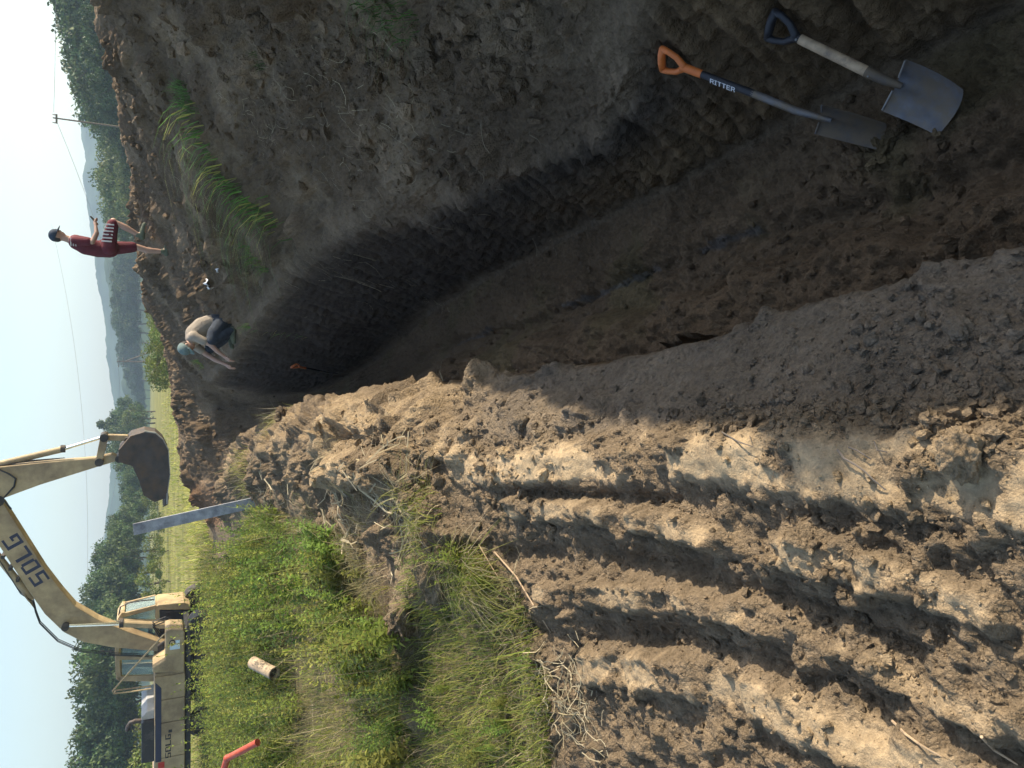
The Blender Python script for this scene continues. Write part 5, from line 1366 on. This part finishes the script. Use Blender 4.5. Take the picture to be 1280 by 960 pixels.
def crouching_man():
    foot = at(289, 418, 11.4); gz = h1(foot.x, foot.y)
    root = empty('person', (foot.x, foot.y, gz)); tag(root, 'man in beige shirt, teal cap and jeans crouching at the trench edge, reaching down', 'person')
    # facing -X, near side is -Y (his left)
    hd = head((-.235, -.03, .70), (-.62, -.3, -.72), (-.55, -.1, .6))
    Sn, Sf = Vector((-.10, -.18, .60)), Vector((-.11, .17, .60))
    chains = [([(.14, 0, .20), (.17, 0, .30), (.11, 0, .45), (.0, 0, .56), (-.10, 0, .61), (-.17, -.015, .635)], [.135, .125, .135, .13, .085, .056]),
              ([Sn, (-.07, 0, .59), Sf], [.06, .115, .06]),
              ([Sn, (-.23, -.21, .37)], [.052, .041]), ([(-.23, -.21, .37), (-.33, -.18, .27), (-.40, -.15, .17)], [.041, .035, .025]),
              ([Sf, (-.27, .20, .40)], [.052, .041]), ([(-.27, .20, .40), (-.38, .12, .28), (-.47, .04, .14)], [.041, .035, .025]),
              ([(.12, -.11, .22), (-.05, -.19, .33), (-.17, -.20, .36)], [.09, .075, .06]), ([(-.17, -.20, .36), (-.06, -.16, .19), (.02, -.13, .08)], [.06, .055, .04]),
              ([(.12, .11, .22), (-.05, .19, .33), (-.17, .19, .36)], [.09, .075, .06]), ([(-.17, .19, .36), (-.06, .16, .19), (.02, .13, .08)], [.06, .055, .04])]
    chains += hand_chains((-.40, -.15, .17), (-.6, .1, -.75), (-.7, 0, .5), 1.0, .6) + hand_chains((-.47, .04, .14), (-.6, -.1, -.75), (-.7, 0, .5), 1.0, .6)
    b_ = person_mesh('body', MATS['skin'], root, chains, hd[0])
    person_mesh('shirt', MATS['shirt_beige'], root, [
        ([(.165, 0, .27), (.16, 0, .36), (.11, 0, .46), (.0, 0, .565), (-.09, 0, .605)], [.140, .140, .150, .145, .095]),
        ([Sn, (-.07, 0, .59), Sf], [.072, .122, .072]), ([Sn, (-.185, -.20, .455)], [.074, .064]), ([Sf, (-.21, .19, .47)], [.074, .064])], (), .013, 4)
    person_mesh('jeans', MATS['jeans'], root, [
        ([(.15, 0, .18), (.175, 0, .29)], [.155, .142]),
        ([(.12, -.11, .21), (-.05, -.19, .32), (-.18, -.205, .355)], [.115, .098, .082]), ([(-.18, -.205, .355), (-.07, -.165, .19), (.01, -.135, .07)], [.08, .074, .062]),
        ([(.12, .11, .21), (-.05, .19, .32), (-.18, .195, .355)], [.115, .098, .082]), ([(-.18, .195, .355), (-.07, .165, .19), (.01, .135, .07)], [.08, .074, .062])], (), .013, 5)
    for y in (-.135, .135):
        person_mesh('shoe', MATS['shoe'], root, [([(.05, y, .045), (-.06, y, .045), (-.17, y, .03)], [.045, .048, .034])], (), .012, 3)
    face_bits(b_, hd); cap(root, hd, MATS['cap_teal'], .07)
    root.rotation_euler = (0, 0, R(14)); root.scale = (.9,) * 3
crouching_man()

# ------------------------------------------------------------------ poles and wires
def pole(x_top, y, Y, r, label, arms, strut=False):
    t = at(x_top, y, Y); root = empty('utility_pole', (t.x, Y, -.06)); tag(root, label, 'utility pole')
    H = t.z + .06
    MB().tube([(0, 0, -.3), (0, 0, H * .5), (.02 * H * .3, 0, H)], [r, r * .85, r * .65], 10).build('post', MATS['pole_wood'], root, smooth=True)
    for z, w in arms:
        MB().box((-w, -.05, H + z - .05), (w, .05, H + z + .05)).build('crossarm', MATS['pole_wood'], root)
        for s in (-1, 1): MB().tube([(s * w * .88, 0, H + z + .05), (s * w * .88, 0, H + z + .22)], [.05, .035], 8).build('insulator', MATS['white_paint'], root, smooth=True)
    if strut: MB().tube([(0, 0, H * .8), (2.2, .4, -.2)], [r * .6, r * .7], 8).build('brace', MATS['pole_wood'], root, smooth=True)
    return Vector((t.x, Y, t.z))
pA = pole(66, 148, 55, .065, 'bare wooden utility pole rising above the trees behind the heap', [(-.2, .28)])
pB = pole(146, 452, 150, .16, 'thin distant utility pole with a slanting brace in the meadow', [(-.3, .9), (-1.0, .7)], True)
def wire(a_, b_, sag, r, label):
    m_ = MB(); P = []
    for k in range(25):
        t = k / 24; q_ = a_.lerp(b_, t); q_.z -= sag * 4 * t * (1 - t); P.append(q_)
    m_.tube(P, r, 4); tag(m_.build('power_line', MATS['wire'], None, smooth=True), label, 'power line')
wire(pA + Vector((0, 0, -.15)), pB + Vector((-.6, 0, -.1)), 1.6, .012, 'thin power line running between the two utility poles')
wire(pA + Vector((.4, 0, -.05)), pA + Vector((45, -30, .5)), 1.2, .012, 'thin power line leaving the wooden pole above the heap')
wire(pB + Vector((.7, 0, -.1)), at(120, 700, 190), 2.0, .03, 'thin power line running from the distant pole behind the excavator')
wire(at(64, 560, 120) + Vector((30, 0, 0)), at(108, 760, 105), 1.5, .018, 'faint upper power line passing behind the excavator boom')

# ------------------------------------------------------------------ board, pipes, litter
def board():
    a_ = hit(318, 628); Yb = a_.y + .05
    t = at(166, 662, Yb + .25); d = t - a_; L = d.length; ax = d.normalized()
    n = Vector((0, -1, 0)); n = (n - ax * n.dot(ax)).normalized(); w = ax.cross(n)
    Mx = Matrix((w, n, ax)).transposed().to_4x4(); Mx.translation = a_ - ax * .15
    hw = .0065 * Yb
    o = MB().add([(-hw, -.02, 0), (hw, -.02, 0), (hw, .02, 0), (-hw, .02, 0), (-hw * 1.05, -.02, L + .15), (hw * 1.05, -.02, L + .13), (hw * 1.05, .02, L + .13), (-hw * 1.05, .02, L + .15)],
                 [(0, 1, 2, 3), (4, 5, 6, 7), (0, 1, 5, 4), (1, 2, 6, 5), (2, 3, 7, 6), (3, 0, 4, 7)]).build('board', MATS['grey_board'], None, bevel=.004)
    o.matrix_world = Mx; tag(o, 'weathered grey board stuck upright in the berm, leaning left', 'board')
board()
def log_pipe():
    a_ = at(343, 842, 9.6); b_ = at(312, 826, 10.1)
    root = empty('pipe', a_); tag(root, 'short tan pipe with a dark open end lying in the weeds', 'pipe')
    d = (b_ - a_) * .85; r = .076; n = d.normalized(); 
    pts = [Vector((0, 0, 0)), d]
    m_ = MB().tube(pts, r, 20, cap=False).tube([d * .0, d], r * .82, 20, cap=False)
    m_.build('shell', MATS['tan_pipe'], root, smooth=True)
    MB().tube([d * .12, d * .98], r * .81, 20).build('dark_inside', MATS['pipe_inside'], root, smooth=True)
    MB().tube([d * -.01, d * .02], r * 1.03, 20, cap=False).tube([d * -.01, d * .02], r * .83, 20, cap=False).build('rim', MATS['tan_pipe'], root, smooth=True)
log_pipe()
def red_pipe():
    a_ = at(322, 928, 8.6); b_ = at(284, 948, 8.9); c_ = at(276, 975, 9.0)
    root = empty('red_pipe', a_); tag(root, 'red plastic pipe with a rounded elbow lying in the weeds', 'pipe')
    O = Vector(a_)
    MB().tube([a_ - O, b_ - O], .036, 16).build('pipe_body', MATS['red_plastic'], root, smooth=True)
    MB().ball(b_ - O, .041, 16, 10).tube([b_ - O, c_ - O], .036, 16).build('elbow', MATS['red_plastic'], root, smooth=True)
    MB().tube([(b_ - O) * .0, (b_ - O) * .06], .039, 16).build('rim', MATS['red_plastic'], root, smooth=True)
red_pipe()
def scrap(x, y, s, mt, label, seed):
    rng_ = np.random.default_rng(seed); c_ = hit(x, y); n = 9; V, F = [], []
    for j in range(n):
        for i in range(n):
            u_, v_ = i / (n - 1) - .5, j / (n - 1) - .5
            V.append((u_ * s * (1 - .4 * abs(v_)), v_ * s, .35 * s * float(gnoise(np.array([u_ * 4 + seed]), np.array([v_ * 4]), seed)[0]) + .25 * s * (1 - 3 * (u_ * u_ + v_ * v_))))
    for j in range(n - 1):
        for i in range(n - 1): a_ = j * n + i; F.append((a_, a_ + 1, a_ + n + 1, a_ + n))
    o = MB().add(V, F).build('plastic_scrap', mt, None, smooth=True, autosmooth=False); md = o.modifiers.new('thick', 'SOLIDIFY'); md.thickness = .002
    o.location = c_ + Vector((0, 0, .01)); o.rotation_euler = (.4, .2, seed); tag(o, label, 'litter')
scrap(263, 355, .16, MATS['white_film'], 'crumpled white plastic scrap on the spoil heap', 3)
scrap(274, 336, .09, MATS['white_film'], 'small white scrap just above the crumpled plastic on the heap', 8)
scrap(322, 914, .17, MATS['blue_film'], 'pale blue plastic scrap lying beside the red pipe', 11)
scrap(346, 655, .15, MATS['blue_film'], 'pale blue plastic scrap at the foot of the grey board', 5)

def twig(pts, r, label, mt='pole_wood'):
    P = [hit(*q) + Vector((0, 0, .008 + (.012 if 0 < i < len(pts) - 1 else 0))) for i, q in enumerate(pts)]
    c_ = P[0]; rr = [r * (1 - .6 * i / len(P)) for i in range(len(P))]
    o = MB().tube([p_ - c_ for p_ in P], rr, 6).build('twig', MATS[mt], None, smooth=True); o.location = c_; tag(o, label, 'twig')
twig([(1050, 562), (1062, 572), (1076, 580), (1088, 588), (1098, 598), (1110, 612)], .0035, 'long dark twig lying on the sandy ridge')
twig([(1064, 559), (1078, 562), (1088, 568), (1092, 574)], .0025, 'short curved twig beside the long one on the sand')
twig([(1096, 552), (1104, 562), (1112, 565)], .0022, 'smallest twig on the sandy ridge')
twig([(905, 540), (930, 552), (948, 558), (940, 545)], .0025, 'forked dark twig at the edge of the shade')
twig([(1118, 900), (1140, 916), (1160, 930), (1180, 945)], .0035, 'pale straw stalk on the rutted ground', 'wood_handle')
twig([(1230, 920), (1250, 935), (1275, 955)], .0035, 'pale stalk lying near the corner of the ruts', 'wood_handle')
twig([(620, 690), (650, 720), (672, 756), (690, 790)], .0045, 'dry brown stalk across the start of the ruts', 'wood_handle')
twig([(600, 680), (618, 706), (640, 742), (668, 778)], .003, 'thin dry stalk beside the brown one', 'wood_handle')

# ------------------------------------------------------------------ haze
def haze():
    o = MB().box((-1500, -360, -4), (1500, 1320, 82)).build('haze', MATS['path'], None)
    mt = bpy.data.materials.new('haze'); mt.use_nodes = True; n = mt.node_tree.nodes; n.clear()
    out = n.new('ShaderNodeOutputMaterial'); v = n.new('ShaderNodeVolumePrincipled')
    v.inputs['Color'].default_value = (0.58, 0.78, 1.0, 1); v.inputs['Density'].default_value = HAZE; v.inputs['Anisotropy'].default_value = 0.3
    mt.node_tree.links.new(v.outputs[0], out.inputs['Volume'])
    o.data.materials.clear(); o.data.materials.append(mt); tag(o, 'thin summer haze over the fields', 'haze', kind='stuff')
HAZE = 0.0008
haze()
